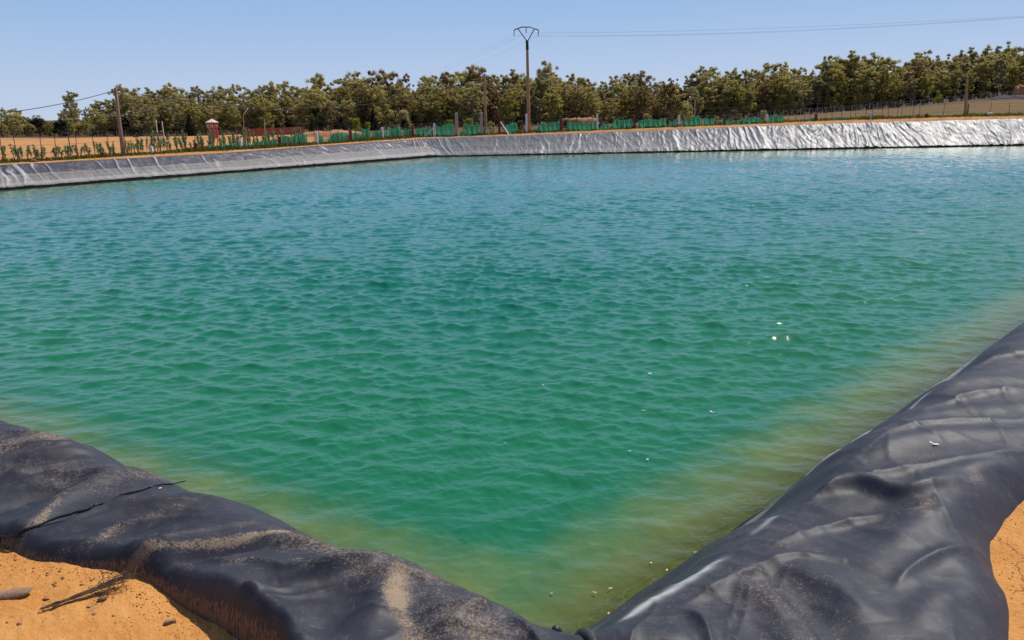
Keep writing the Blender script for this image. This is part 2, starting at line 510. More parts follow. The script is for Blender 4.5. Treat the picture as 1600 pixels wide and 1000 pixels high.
c = t.mix(t.attr('litter'), c, t.mix(t.ramp(t.noise(p, 0.8, 4, 0.7), 0.4, 0.6), (0.14, 0.08, 0.042), (0.05, 0.045, 0.02)))
vg = t.math('MULTIPLY', t.attr('verge'), t.ramp(t.noise(p, 0.9, 4, 0.7), 0.35, 0.6))
c = t.mix(vg, c, (0.13, 0.10, 0.03))
# cracks in the crust close by
vo = t.node('ShaderNodeTexVoronoi', feature='DISTANCE_TO_EDGE'); t.put(vo, 'Vector', t.node('ShaderNodeNewGeometry').outputs['Position']); t.put(vo, 'Scale', 2.3)
wv = t.node('ShaderNodeMix', data_type='RGBA'); t.put(wv, 0, 0.16); t.put(wv, 6, p)
nn = t.node('ShaderNodeTexNoise'); t.put(nn, 'Vector', p); t.put(nn, 'Scale', 6.0); t.put(nn, 'Detail', 4.0)
n.links.new(nn.outputs['Color'], wv.inputs[7]); n.links.new(wv.outputs[2], vo.inputs['Vector'])
crack = t.math('MULTIPLY', t.ramp(vo.outputs['Distance'], 0.0, 0.009, 1, 0), t.math('MULTIPLY', t.attr('near'), t.ramp(t.noise(p, 1.7, 2), 0.52, 0.6)))
c = t.mix(t.math('MULTIPLY', crack, 0.6), c, (0.20, 0.075, 0.025))
h = t.math('ADD', t.math('ADD', t.math('MULTIPLY', t.noise(p, 14, 5, 0.7), 1.2), t.math('MULTIPLY', fine, 0.7)), t.math('ADD', t.math('MULTIPLY', grain, 0.25), t.math('MULTIPLY', crack, -0.5)))
n.links.new(t.pbr(c, 0.95, 0.15, t.bump(h, 0.8, 0.012)), o.inputs[0])
M['earth'] = m
ground = link('ground', me, M['earth'])
tag(ground, 'bare orange earth around the pond, brown grass slope on the right', None, None, 'structure')

# ------------------------------------------------------------------ water
r = 3.2 * np.exp(np.linspace(0, math.log(115 / 3.2), 1150))
A = np.linspace(-0.92, 0.86, 1150)
Rw, Aw = np.meshgrid(r, A, indexing='ij')
wx, wy = Rw * np.sin(Aw), Rw * np.cos(Aw)
shore = inside_dist(wx, wy)
wz = np.zeros_like(wx); ddx = np.zeros_like(wx); ddy = np.zeros_like(wx)
spacing = Rw * 0.0030
wr = np.random.default_rng(23)
NW = 120
for i in range(NW):
    lam = 0.06 * (0.95 / 0.06) ** ((i + wr.uniform(0, 1)) / NW)
    th = math.radians(-97 + 0 + wr.normal(0, 27 if lam > 0.6 else 38))
    k = 2 * math.pi / lam
    slope = 0.0385 * (1.0 if lam < 0.6 else 0.8)
    amp = slope / k * wr.uniform(0.6, 1.35)
    ph = wr.uniform(0, 6.283)
    arg = k * (wx * math.cos(th) + wy * math.sin(th)) + ph
    att = smooth(2.0, 3.6, lam / spacing)
    s_, c_ = np.sin(arg), np.cos(arg)
    wz += att * amp * c_
    ddx -= att * amp * 0.95 * math.cos(th) * s_
    ddy -= att * amp * 0.95 * math.sin(th) * s_
gust = 0.82 + 0.45 * fbm(wx * 0.06, wy * 0.10, 3)
calm = gust * (0.35 + 0.65 * smooth(-0.2, 2.6, shore)) * (0.85 + 0.15 * smooth(4, 14, Rw))
V = np.stack([wx + ddx * calm, wy + ddy * calm, wz * calm * 1.0], -1).reshape(-1, 3)
keep = shore > -1.0
Q = grid_quads(len(r), len(A), keep)
V2, Q2, at = compact(V, Q, {'shore': shore})
me = np_mesh('pond_water', V2, Q2, at)
m, n, o = mat('green_water'); t = NT(n)
p = t.pos()
sh = t.attr('shore')
rip = t.noise(t.scale(p, 6.0, 10.5, 1, 0.1), 1.0, 3, 0.6, 0.4)
rip2 = t.noise(t.scale(p, 22, 34, 1, -0.2), 1.0, 2, 0.5)
nrm = t.bump(t.math('ADD', rip, t.math('MULTIPLY', rip2, 0.22)), 0.5, 0.022)
wob = t.math('ADD', sh, t.math('MULTIPLY', t.math('SUBTRACT', t.noise(p, 1.6, 4), 0.5), 0.9))
deep = t.ramp(wob, -0.15, 1.25)
col = t.mix(deep, (0.27, 0.315, 0.085), (0.013, 0.157, 0.072))
col = t.mix(t.ramp(wob, 1.5, 9), col, (0.010, 0.150, 0.106))
col = t.mix(t.ramp(wob, 7, 34), col, (0.011, 0.178, 0.178))
body = t.node('ShaderNodeBsdfDiffuse'); t.put(body, 0, col)
clear = t.node('ShaderNodeBsdfTransparent'); t.put(clear, 0, (0.86, 0.97, 0.68))
turb = t.math('SUBTRACT', 1.0, t.math('POWER', 2.718, t.math('MULTIPLY', t.math('MAXIMUM', sh, 0.0), -2.0)))
bx = t.node('ShaderNodeMixShader'); t.put(bx, 0, turb)
n.links.new(clear.outputs[0], bx.inputs[1]); n.links.new(body.outputs[0], bx.inputs[2])
gl = t.node('ShaderNodeBsdfGlossy'); t.put(gl, 0, (1, 1, 1)); t.put(gl, 'Roughness', 0.015); t.put(gl, 'Normal', nrm)
fr = t.node('ShaderNodeFresnel'); t.put(fr, 'IOR', 1.333); t.put(fr, 'Normal', nrm)
fx = t.node('ShaderNodeMixShader'); t.put(fx, 0, fr.outputs[0])
n.links.new(bx.outputs[0], fx.inputs[1]); n.links.new(gl.outputs[0], fx.inputs[2])
n.links.new(fx.outputs[0], o.inputs[0]); M['water'] = m
water = link('pond_water', me, M['water'])
tag(water, 'rippled green pond water turning yellowish along the liner', None, None, 'structure')

# ------------------------------------------------------------------ pond liner
liner = empty('pond_liner', (0.4, 3.0, 1.6), 'black plastic pond liner folded over the earth bank around the water', 'pond liner')
LP = Vector((0.4, 3.0, 1.6))
def lchild(name, me, mt):
    o_ = link(name, me, mt, liner); o_.location = -LP; return o_

# near sheet: a bank crest with folds
crestL, crestR = C_L, C_R
def crest_line(x, y):
    # signed distance from the crest, positive towards the water, smooth-minimum of the two near sides
    def lin(pts, flip):
        a, b = pts[0], pts[-1]
        ex, ey = unit(a, b)
        s = (ex * (y - a[1]) - ey * (x - a[0])) * flip
        return s
    sL = lin(crestL, -1); sR = lin(crestR, 1)
    k = 0.06
    return -k * np.log(np.exp(-np.clip(sL / k, -60, 60)) + np.exp(-np.clip(sR / k, -60, 60))), sL, sR

r = np.concatenate([0.9 * np.exp(np.linspace(0, math.log(6.5 / 0.9), 560)), 6.5 * np.exp(np.linspace(0, math.log(62 / 6.5), 260))[1:]])
A = np.linspace(-1.15, 1.1, 900)
Rn, An = np.meshgrid(r, A, indexing='ij')
nx_, ny_ = Rn * np.sin(An), Rn * np.cos(An)
e = near_edge(nx_, ny_)
Qn = grid_quads(len(r), len(A), (e > -0.12) & (inside_dist(nx_, ny_) < 4.2))
_v, Qn, _a = compact(np.stack([nx_.ravel(), ny_.ravel()], 1), Qn, {'e': e})
nx_, ny_, e = _v[:, 0], _v[:, 1], _a['e']
d, sL, sR = crest_line(nx_, ny_)
left = sL < sR
# crest undulates a little along the bank
und = 0.035 * perlin(nx_ * 1.1, ny_ * 1.1) + 0.03 * perlin(nx_ * 2.7 + 5, ny_ * 2.7)
wsoft = 0.065
slope = 1.16
z = 1.575 - slope * wsoft * np.logaddexp(0, (d + und * 1.6) / wsoft)
# underwater the slope flattens
z = z - 0.05 * np.exp(-((nx_ - 1.05) ** 2 + (ny_ - 2.95) ** 2) / 0.8 ** 2)
z = np.where(z < -0.55, -0.55 + (z + 0.55) * 0.55, z)
body = np.clip(1 - np.maximum(d, 0) / 1.6, 0.25, 1)
dust = np.zeros_like(z)
def px_line(pts, zz=1.6): return spline([hit(a, b, zz)[:2] for a, b in pts], 6)
def near_box(L_, pad):
    X_, Y_ = [q[0] for q in L_], [q[1] for q in L_]
    return (nx_ > min(X_) - pad) & (nx_ < max(X_) + pad) & (ny_ > min(Y_) - pad) & (ny_ < max(Y_) + pad)
def ridge(pts, h, wd, zz=1.6, taper=True):
    global z
    L_ = px_line(pts, zz); m_ = near_box(L_, wd * 3.2)
    dd, sg, pr = seg_dist(nx_[m_], ny_[m_], L_)
    f = np.exp(-(dd / wd) ** (2 if wd > .045 else 1.35))
    if abs(h) < 0.2: lf = pts[0][0] < 800; h = h * ((1.7 if lf else 1.15) if wd <= .05 else ((.85 if lf else .6) if h > 0 else (.6 if lf else .3))); 
    if taper: f = f * np.clip(np.sin(np.pi * np.clip(pr, 0.03, 0.97)) ** 0.6, 0, 1)
    z[m_] += h * f
def dusty(pts, amt, wd, zz=1.6):
    global dust
    L_ = px_line(pts, zz); m_ = near_box(L_, wd * 3)
    dd, sg, pr = seg_dist(nx_[m_], ny_[m_], L_)
    brk = np.clip(.80 + .5 * fbm(nx_[m_] * 5, ny_[m_] * 5, 3), .3, 1.1)
    dust[m_] = np.maximum(dust[m_], amt * 1.0 * brk * np.exp(-(dd / wd) ** 2))
# folds of the left part
ridge([(-60, 735), (60, 712), (165, 690)], 0.035, 0.05)
ridge([(-60, 785), (80, 742), (200, 722)], 0.035, 0.06)
ridge([(-80, 860), (60, 800), (150, 745), (190, 728)], 0.05, 0.07)
ridge([(-40, 800), (70, 765), (160, 738)], -0.025, 0.05)
ridge([(100, 866), (250, 850), (360, 835), (470, 818)], 0.04, 0.06)
ridge([(150, 842), (260, 800), (350, 775)], -0.03, 0.06)
ridge([(240, 872), (360, 850), (440, 842)], -0.03, 0.05)
ridge([(320, 905), (430, 880), (560, 866), (640, 860)], 0.05, 0.09)
ridge([(400, 925), (520, 905), (610, 875)], -0.04, 0.08)
ridge([(330, 905), (390, 935), (430, 985), (450, 1040)], 0.06, 0.09)
ridge([(560, 1000), (590, 930), (630, 870)], 0.05, 0.08)
ridge([(480, 990), (530, 950), (570, 920)], -0.05, 0.10)
ridge([(655, 1010), (645, 940), (635, 880)], -0.03, 0.06)
ridge([(700, 1000), (720, 960), (760, 935)], 0.035, 0.09)
ridge([(800, 945), (835, 985), (860, 1030)], 0.03, 0.02)
for q_ in ([(-40, 700), (50, 690), (120, 678)], [(-40, 760), (60, 735), (175, 700)], [(20, 790), (110, 755), (230, 735)], [(60, 830), (170, 790), (300, 770)], [(180, 868), (300, 830), (420, 800)], [(330, 870), (450, 835), (520, 840)], [(430, 905), (520, 880), (600, 862)], [(540, 905), (630, 885), (680, 895)], [(700, 975), (745, 945), (770, 938)]):
    ridge(q_, 0.020, 0.026)
for q_ in ([(1240, 770), (1330, 735), (1480, 715), (1620, 690)], [(1300, 720), (1420, 660), (1600, 648)], [(1420, 640), (1520, 610), (1620, 604)], [(1500, 570), (1560, 548), (1640, 545)], [(1200, 830), (1290, 800), (1380, 790), (1470, 800)], [(1120, 890), (1230, 850), (1330, 860)], [(1060, 930), (1160, 880), (1200, 870)], [(1400, 900), (1450, 860), (1560, 820)]):
    ridge(q_, 0.022, 0.03)
cr_ = random.Random(31)
def crease(cx_, cy_, ang, L_, h_, w_):
    global z
    k = [(cx_ + math.cos(ang) * L_ * q - math.sin(ang) * L_ * b_, cy_ + math.sin(ang) * L_ * q + math.cos(ang) * L_ * b_) for q, b_ in ((-.5, 0), (-.15, cr_.uniform(-.08, .08)), (.2, cr_.uniform(-.08, .08)), (.5, 0))]
    k = spline(k, 3); m_ = near_box(k, w_ * 5)
    dd, sg, pr = seg_dist(nx_[m_], ny_[m_], k)
    z[m_] += h_ * np.exp(-(dd / w_) ** 1.1) * np.sin(np.pi * np.clip(pr, 0.02, .98)) * body[m_]
for i in range(104):
    lft = i < 74
    a_, u_, n_ = (C_L[0], uL_, (uL_[1], -uL_[0])) if lft else (C_R[0], uR_, (-uR_[1], uR_[0]))
    t_, o1 = cr_.uniform(0.1, 4.6) ** 1.0, cr_.uniform(-1.15, -.05)
    base_ = math.atan2(n_[1], n_[0])
    ang = base_ + (cr_.gauss(-.75, .3) if lft else cr_.gauss(-.95, .16))
    crease(a_[0] + u_[0] * t_ + n_[0] * o1, a_[1] + u_[1] * t_ + n_[1] * o1, ang, cr_.uniform(.25, 1.0), cr_.uniform(.004, .012) * (1.9 if lft else 1.0), cr_.uniform(.010, .022))
# folds of the right part
ridge([(1290, 725), (1380, 690), (1480, 672), (1640, 668)], 0.04, 0.07)
ridge([(1350, 665), (1450, 640), (1620, 628)], 0.03, 0.07)
ridge([(1420, 612), (1500, 590), (1620, 585)], 0.03, 0.07)
ridge([(1270, 748), (1340, 742), (1420, 762), (1500, 745)], 0.05, 0.05)
ridge([(1420, 770), (1500, 728), (1640, 712)], 0.045, 0.07)
ridge([(1340, 880), (1420, 820), (1490, 770), (1590, 735)], 0.07, 0.11)
ridge([(1240, 800), (1330, 800), (1420, 760)], -0.05, 0.10)
ridge([(1230, 860), (1310, 900), (1370, 960)], 0.05, 0.07)
ridge([(1180, 850), (1260, 920), (1330, 1010)], -0.045, 0.06)
ridge([(1090, 900), (1170, 905), (1230, 960), (1250, 1040)], 0.05, 0.06)
ridge([(1480, 880), (1520, 940), (1540, 1000)], -0.04, 0.07)
ridge([(1430, 960), (1470, 920), (1530, 900)], 0.03, 0.06)
# corner fold hump
ridge([(905, 1010), (960, 985), (1030, 985), (1070, 1010)], 0.06, 0.09)
ridge([(1070, 940), (1100, 965), (1115, 1010)], 0.03, 0.025)
# random tension wrinkles running up the bank
uL = nx_ * -0.84 + ny_ * 0.54; vL = nx_ * 0.54 + ny_ * 0.84
uR = nx_ * 0.70 + ny_ * 0.71; vR = -nx_ * 0.71 + ny_ * 0.70
wl = perlin(uL * 2.6 + 0.9 * vL + perlin(uL, vL), vL * 0.55 + 3); wrr = perlin(uR * 2.2 - 0.5 * vR + perlin(uR, vR), vR * 0.55 + 8)
wl2 = 1 - np.abs(perlin(uL * 5.2 + 1.8 * vL, vL * 0.7)) * 2; wr2 = 1 - np.abs(perlin(uR * 4.1 - vR, vR * 0.8 + 4)) * 2
wk = np.where(left, wl, wrr); wk2 = np.where(left, wl2, wr2)
z += body * (np.where(left, 0.010, 0.009) * wk + 0.008 * np.clip(wk2, 0, 1) ** 2) * smooth(0.0, 0.5, e)
z += body * 0.003 * fbm(nx_ * 6, ny_ * 6, 3)
# outer edge rolls down onto the sand
roll = np.where(left, 0.09, 0.24)
gloc = terrain(nx_, ny_)
s = np.clip((e + 0.015) / roll, -0.2, 1)
edgeprof = np.where(s > 0, 1 - (1 - np.clip(s, 0, 1)) ** 2.1, s * 2.1)
zl = gloc - 0.05 + (z - gloc + 0.05) * np.clip(edgeprof, -1.5, 1)
z = np.where(e < roll, zl, z)
# dust: streaks seen in the folds
dusty([(-60, 870), (60, 812), (140, 735), (165, 722)], 0.75, 0.035)
dusty([(-60, 775), (60, 745), (150, 728)], 0.75, 0.030)
dusty([(-60, 727), (60, 705), (120, 690)], 0.45, 0.03)
dusty([(60, 868), (200, 858), (330, 845), (450, 822)], 0.85, 0.028)
dusty([(110, 855), (180, 820), (290, 780)], 0.6, 0.06)
dusty([(270, 868), (400, 880), (470, 880)], 0.6, 0.06)
dusty([(470, 892), (560, 862), (630, 866)], 0.5, 0.04)
dusty([(40, 860), (140, 840), (250, 830)], 0.5, 0.07)
dusty([(662, 1030), (648, 980), (622, 930), (618, 905), (636, 876)], 1.0, 0.065)
dusty([(420, 890), (500, 870)], 0.5, 0.05)
dusty([(1430, 795), (1500, 755), (1530, 738)], 0.55, 0.05)
dusty([(1450, 745), (1530, 735), (1640, 728)], 0.4, 0.03)
dusty([(1240, 900), (1300, 960), (1330, 1010)], 0.45, 0.045)
dusty([(1380, 690), (1480, 700), (1600, 690)], 0.32, 0.10)
dust = np.maximum(dust, np.where(left, 0.54, 0.42) * smooth(0.1, 0.5, e) * np.clip(.75 + .6 * fbm(nx_ * 1.7, ny_ * 1.7, 3), .3, 1.2))
fringe = np.exp(-((e - 0.0) / 0.034) ** 2) * np.where(left, 1.0, 0.30)
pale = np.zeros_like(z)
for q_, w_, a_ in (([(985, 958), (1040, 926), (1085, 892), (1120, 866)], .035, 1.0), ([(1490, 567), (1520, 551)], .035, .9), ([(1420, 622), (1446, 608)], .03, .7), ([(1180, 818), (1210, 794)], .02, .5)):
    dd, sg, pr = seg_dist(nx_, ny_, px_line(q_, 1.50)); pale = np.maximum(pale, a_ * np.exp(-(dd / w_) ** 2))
crust_sheen = smooth(0.22, 0.5, d) * (~left) * smooth(1.5, 1.2, d) * np.clip(0.25 + 1.6 * perlin(uR * 0.7 + 1.3, vR * 0.5), 0, 1)  # dusty slope, its brightness at a grazing view painted into the colour
crust_sheen = np.maximum(crust_sheen, pale)  # plus the bright strips along the crest, painted pale as well
V = np.stack([nx_, ny_, z], -1).reshape(-1, 3)
Q = Qn
lm = left.ravel()
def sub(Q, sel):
    V2, Q2, at_ = compact(V, Q[sel], {'dust': dust, 'fringe': fringe, 'crust_sheen': crust_sheen})
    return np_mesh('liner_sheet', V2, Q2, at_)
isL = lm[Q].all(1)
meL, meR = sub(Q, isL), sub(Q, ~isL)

m, n, o = mat('near_liner'); t = NT(n)
p = t.pos()
sx = t.node('ShaderNodeSeparateXYZ'); t.put(sx, 0, p); zz = sx.outputs[2]
du = t.attr('dust')
n1 = t.noise(p, 1.6, 4); n2 = t.noise(p, 55, 4, 0.7); n3 = t.noise(p, 13, 5, 0.65)
st = t.noise(t.scale(p, 26, 95, 60, 0.5), 1.0, 3, 0.6)
c = t.mix(t.ramp(n1, 0.3, 0.7), (0.024, 0.025, 0.036), (0.038, 0.037, 0.050))
c = t.mix(t.ramp(n3, 0.35, 0.75, 0, 0.6), c, (0.056, 0.052, 0.063))
thr = t.math('SUBTRACT', 1.0, du)
n4 = t.noise(p, 120, 4, 0.75)
sp = t.math('ADD', t.math('MULTIPLY', n4, 0.55), t.math('ADD', t.math('MULTIPLY', n2, 0.20), t.math('MULTIPLY', t.math('ADD', st, n3), 0.125)))
spk = t.ramp(t.math('SUBTRACT', sp, t.math('MULTIPLY', thr, 0.33)), 0.315, 0.49)
c = t.mix(t.math('MULTIPLY', spk, 0.75), c, t.mix(n3, (0.44, 0.30, 0.17), (0.34, 0.26, 0.19)))
fz = t.ramp(t.math('MULTIPLY', t.attr('fringe'), t.noise(t.scale(p, 110, 110, 14), 1.0, 4, 0.65)), 0.36, 0.50)
c = t.mix(t.math('MULTIPLY', fz, 0.5), t.mix(t.math('MULTIPLY', t.attr('fringe'), 0.6), c, (0.012, 0.010, 0.010)), (0.30, 0.145, 0.065))  # shade of the rolled edge painted dark, orange sand streaks over it
scr = t.ramp(t.noise(t.scale(p, 9, 120, 60, 0.75), 1.0, 3, 0.6), 0.60, 0.68)
scr2 = t.ramp(t.noise(t.scale(p, 130, 11, 60, 0.2), 1.0, 3, 0.6), 0.61, 0.69)
cr = t.math('MULTIPLY', t.attr('crust_sheen'), t.ramp(t.noise(t.scale(p, 5, 5, 9), 1.0, 4), 0.3, 0.6, 0.35, 1))
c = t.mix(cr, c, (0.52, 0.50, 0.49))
c = t.mix(t.math('MULTIPLY', t.math('MULTIPLY', t.math('MAXIMUM', scr, scr2), t.ramp(n3, 0.4, 0.65)), 0.30), c, (0.24, 0.21, 0.20))
wet = t.ramp(t.math('ADD', zz, t.math('MULTIPLY', n3, 0.2)), 0.40, 0.55, 1, 0)
c = t.mix(wet, c, (0.010, 0.013, 0.015))
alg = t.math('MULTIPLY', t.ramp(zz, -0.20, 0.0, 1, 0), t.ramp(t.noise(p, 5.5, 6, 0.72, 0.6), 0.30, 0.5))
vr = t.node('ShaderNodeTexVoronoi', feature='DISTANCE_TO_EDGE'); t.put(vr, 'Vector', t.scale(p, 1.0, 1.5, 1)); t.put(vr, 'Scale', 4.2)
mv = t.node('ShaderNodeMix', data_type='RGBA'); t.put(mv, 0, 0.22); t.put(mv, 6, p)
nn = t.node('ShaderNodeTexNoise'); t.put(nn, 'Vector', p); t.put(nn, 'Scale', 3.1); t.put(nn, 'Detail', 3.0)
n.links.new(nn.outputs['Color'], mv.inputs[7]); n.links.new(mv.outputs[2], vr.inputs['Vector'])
caustic = t.ramp(vr.outputs['Distance'], 0.0, 0.035, 1, 0)  # caustic light lines on the shallow bed, painted into the algae colour
ac = t.mix(t.math('MULTIPLY', caustic, 0.8), (0.34, 0.31, 0.05), (0.80, 0.74, 0.30))
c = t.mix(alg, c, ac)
rg = t.math('ADD', 0.45, t.math('ADD', t.math('MULTIPLY', spk, 0.4), t.math('MULTIPLY', n3, 0.16)))
h = t.math('ADD', t.math('MULTIPLY', n3, 0.6), t.math('MULTIPLY', n2, 0.25))
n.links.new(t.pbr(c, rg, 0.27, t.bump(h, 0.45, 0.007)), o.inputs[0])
M['liner'] = m
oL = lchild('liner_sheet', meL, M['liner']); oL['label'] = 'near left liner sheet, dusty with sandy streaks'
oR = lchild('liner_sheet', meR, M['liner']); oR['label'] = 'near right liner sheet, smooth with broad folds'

# far sheets
def far_sheet(a, b, step, rows, folds, nm, label, seed, mtl, mit=(0, 0)):
    L = math.hypot(b[0] - a[0], b[1] - a[1]); ex, ey = unit(a, b); nx, ny = out_n(a, b)
    nu = int(L / step)
    u = np.linspace(0, L, nu); vv = np.concatenate([np.linspace(-0.5, 1.0, rows), [1.07, 1.14, 1.2]])
    VV, UU = np.meshgrid(vv, u, indexing='ij')
    bx, by = a[0] + ex * UU, a[1] + ey * UU
    zt = np.interp(np.clip((bx + nx * 2) / (by + ny * 2), -.8, 1), *TOPZ)
    up = np.clip(VV, -1, 1)
    zc = zt * up; off = zt * up * 1.45
    bx = bx + ex * np.clip(off + .5 * np.clip((VV - 1) / .2, 0, 1), 0, 9) * .577 * (mit[1] * smooth(L - 7, L, UU) - mit[0] * smooth(7, 0, UU))
    by = by + ey * np.clip(off + .5 * np.clip((VV - 1) / .2, 0, 1), 0, 9) * .577 * (mit[1] * smooth(L - 7, L, UU) - mit[0] * smooth(7, 0, UU))
    over = np.clip((VV - 1) / 0.2, 0, 1)
    off = off + over * 0.55; zc = zc + 0.05 * np.sin(np.clip(over, 0, 1) * math.pi) - 0.12 * over
    q = UU + seed
    lean = 0.55 * perlin(q * 0.11, q * 0 + 2.2) * 1.3
    s1 = q + lean * VV * zt * 1.5 + 0.35 * perlin(q * .8, VV * 1.6)
    A1 = perlin(s1 * 1.15, VV * 0.22 + seed); A2 = perlin(s1 * 2.9 + 7, VV * 0.8 + 3); 
    rid = np.clip(1 - np.abs(A1) * 4.2, 0, 1) ** 1.5 * np.clip(perlin(q * .33 + 4, VV * .5) * 1.7 + .25, 0, 1)
    rid2 = np.clip(1 - np.abs(A2) * 4.0, 0, 1) ** 1.4 * np.clip(perlin(q * .45 + 14, VV * .7) * 1.8 + .1, 0, 1)
    puff = perlin(q * .55 + 3, VV * 1.5 + 1) + .5 * perlin(q * 1.7 + 2 * VV, VV * 3.1 + 1)
    cr3 = np.clip(1 - np.abs(perlin(q * 1.3 + 2.2 * VV, VV * 1.1 - q * .4)) * 7, 0, 1)
    strength = folds(UU / L)
    hgt = strength * (0.12 * rid + 0.065 * rid2 + 0.06 * puff + 0.045 * cr3 + 0.025 * fbm(q * 3.3, VV * 3, 2)) * smooth(-0.6, 0.05, VV) 
    hgt = hgt * np.where(VV > 1, 0.4, 1)
    nn_ = 1 / math.hypot(1, 1.45)
    Xp = bx + nx * off - nx * hgt * nn_; Yp = by + ny * off - ny * hgt * nn_; Zp = zc + hgt * 1.45 * nn_ + 0.03
    V = np.stack([Xp, Yp, Zp], -1).reshape(-1, 3)
    Q = grid_quads(len(vv), nu)
    me = np_mesh(nm, V, Q, {'u': q, 'v': VV, 'fold': rid + 0.6 * rid2, 'glare': strength * 0 + UU / L})
    ob = lchild(nm, me, mtl); ob['label'] = label
    return ob

def far_mat(name, wrinkled):
    m, n, o = mat(name); t = NT(n)
    u, v = t.attr('u'), t.attr('v')
    cx = t.node('ShaderNodeCombineXYZ'); t.put(cx, 0, u); t.put(cx, 1, v); uv = cx.outputs[0]
    edge = t.math('ADD', v, t.math('MULTIPLY', t.math('SUBTRACT', t.noise(t.scale(uv, 1.1, 0.5, 1), 1.0, 5, 0.7), 0.5), 0.14))
    dark = t.mix(t.noise(t.scale(uv, 0.8, 2, 1), 1.0, 4), (0.040, 0.036, 0.05), (0.085, 0.078, 0.095))
    dustc = t.mix(t.noise(t.scale(uv, 0.5, 12, 1), 1.0, 5, 0.65), (0.135, 0.122, 0.12), (0.225, 0.205, 0.20))
    vert = t.noise(t.scale(uv, 3.2, 0.6, 1), 1.0, 4)
    dustc = t.mix(t.ramp(vert, 0.5, 0.72, 0, 0.5), dustc, (0.12, 0.108, 0.11))
    k = t.ramp(edge, 0.56, 0.60, 1, 0) if not wrinkled else t.ramp(edge, 0.5, 0.78, 0.62, 0.25)
    spots = t.noise(t.scale(uv, 6, 9, 1), 1.0, 5, 0.7)
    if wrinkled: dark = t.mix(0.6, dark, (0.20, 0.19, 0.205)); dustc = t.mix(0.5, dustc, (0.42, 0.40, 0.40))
    dustc = t.mix(t.ramp(spots, 0.5, 0.7, 0, 0.55), dustc, (0.10, 0.088, 0.088))
    vs_ = t.noise(t.scale(uv, 9, 0.9, 1), 1.0, 3, 0.6)
    dustc = t.mix(t.ramp(vs_, 0.56, 0.66, 0, 0.4), dustc, (0.40, 0.375, 0.36))
    dark = t.mix(t.ramp(vs_, 0.55, 0.7, 0, 0.4), dark, (0.14, 0.13, 0.15))
    c = t.mix(k, dark, dustc)
    line = t.ramp(t.math('ABSOLUTE', t.math('SUBTRACT', edge, 0.46)), 0.0, 0.03, 0.45, 0)
    c = t.mix(line, c, (0.08, 0.075, 0.08))
    crust_sheen = t.math('MULTIPLY', t.ramp(v, 0.13, 0.16), t.ramp(v, 0.22, 0.30, 1, 0))  # pale crust just above the wet line
    c = t.mix(t.math('MULTIPLY', crust_sheen, 0.6), c, (0.34, 0.325, 0.315))
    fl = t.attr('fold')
    c = t.mix(t.math('MULTIPLY', t.ramp(fl, 0.25, 0.9), 0.75), c, (0.5, 0.48, 0.48) if not wrinkled else (0.62, 0.605, 0.60))  # shine of the fold ridges painted into the colour
    wet = t.ramp(t.math('ADD', v, t.math('MULTIPLY', t.noise(t.scale(uv, 2.5, 1, 1), 1.0, 3), 0.05)), 0.10 if not wrinkled else 0.06, 0.125 if not wrinkled else 0.085, 1, 0)
    c = t.mix(wet, c, (0.011, 0.011, 0.013))
    rg = t.ramp(k, 0, 1, 0.38, 0.55) if not wrinkled else t.ramp(vert, 0.3, 0.7, 0.40, 0.5)
    rg = t.math('ADD', rg, t.math('MULTIPLY', wet, 0.3))
    n.links.new(t.pbr(c, rg, t.math('MULTIPLY', t.math('SUBTRACT', 1.0, wet), 0.25 if not wrinkled else 0.24), t.bump(t.noise(t.scale(uv, 2.5, 4, 1), 1.0, 5, 0.65), 0.7, 0.06)), o.inputs[0])
    return m
M['farL'], M['farF'] = far_mat('dusty_far_liner', False), far_mat('wrinkled_far_liner', True)
far_sheet(WL[1], WL[2], 0.08, 34, lambda k: 0.50 + 0.35 * smooth(0.93, 1.0, k), 'liner_sheet', 'left bank liner sheet, dark above and dusty grey below', 3.0, M['farL'], (0, 1))
far_sheet(WL[2], WL[3], 0.08, 40, lambda k: 0.62 + 0.30 * smooth(0.12, 0.40, k), 'liner_sheet', 'far bank liner sheet, wrinkled and glaring in the sun', 31.0, M['farF'], (1, 0))

# welded seam flap on the left sheet and the rolled lip in the near corner: follow the sheet's own surface
from mathutils.bvhtree import BVHTree
def surf(me_list):
    trees = []
    for me_ in me_list:
        vs = [v.co.copy() for v in me_.vertices]; fs = [tuple(p_.vertices) for p_ in me_.polygons]
        trees.append(BVHTree.FromPolygons(vs, fs))
    def f(x, y):
        best = None
        for tr in trees:
            h_ = tr.ray_cast(Vector((x, y, 6)), Vector((0, 0, -1)))
            if h_[0] is not None and (best is None or h_[0].z > best): best = h_[0].z
        return best
    return f
zsurf = surf([meL, meR])
def pix_on_sheet(px, py):
    zc_ = 1.6
    for _ in range(8):
        q = hit(px, py, zc_)
        zn = zsurf(q[0], q[1])
        if zn is None: break
        zc_ = 0.5 * zc_ + 0.5 * zn
    return hit(px, py, zc_)
pts = spline([pix_on_sheet(a, b)[:2] for a, b in [(-60, 862), (-10, 852), (30, 841), (90, 816), (140, 797), (190, 777), (235, 763), (290, 757)]], 18)
mb = MB()
zs_ = np.array([max(zsurf(q[0] + a_ * .012, q[1] + b_ * .012) or 1.5 for a_, b_ in ((0, 0), (1, 0), (-1, 0), (0, 1), (0, -1))) for q in pts])
zsm = np.convolve(np.pad(zs_, 14, mode='edge'), np.ones(29) / 29, 'valid')
zs_ = np.maximum(zs_, zsm + .004)
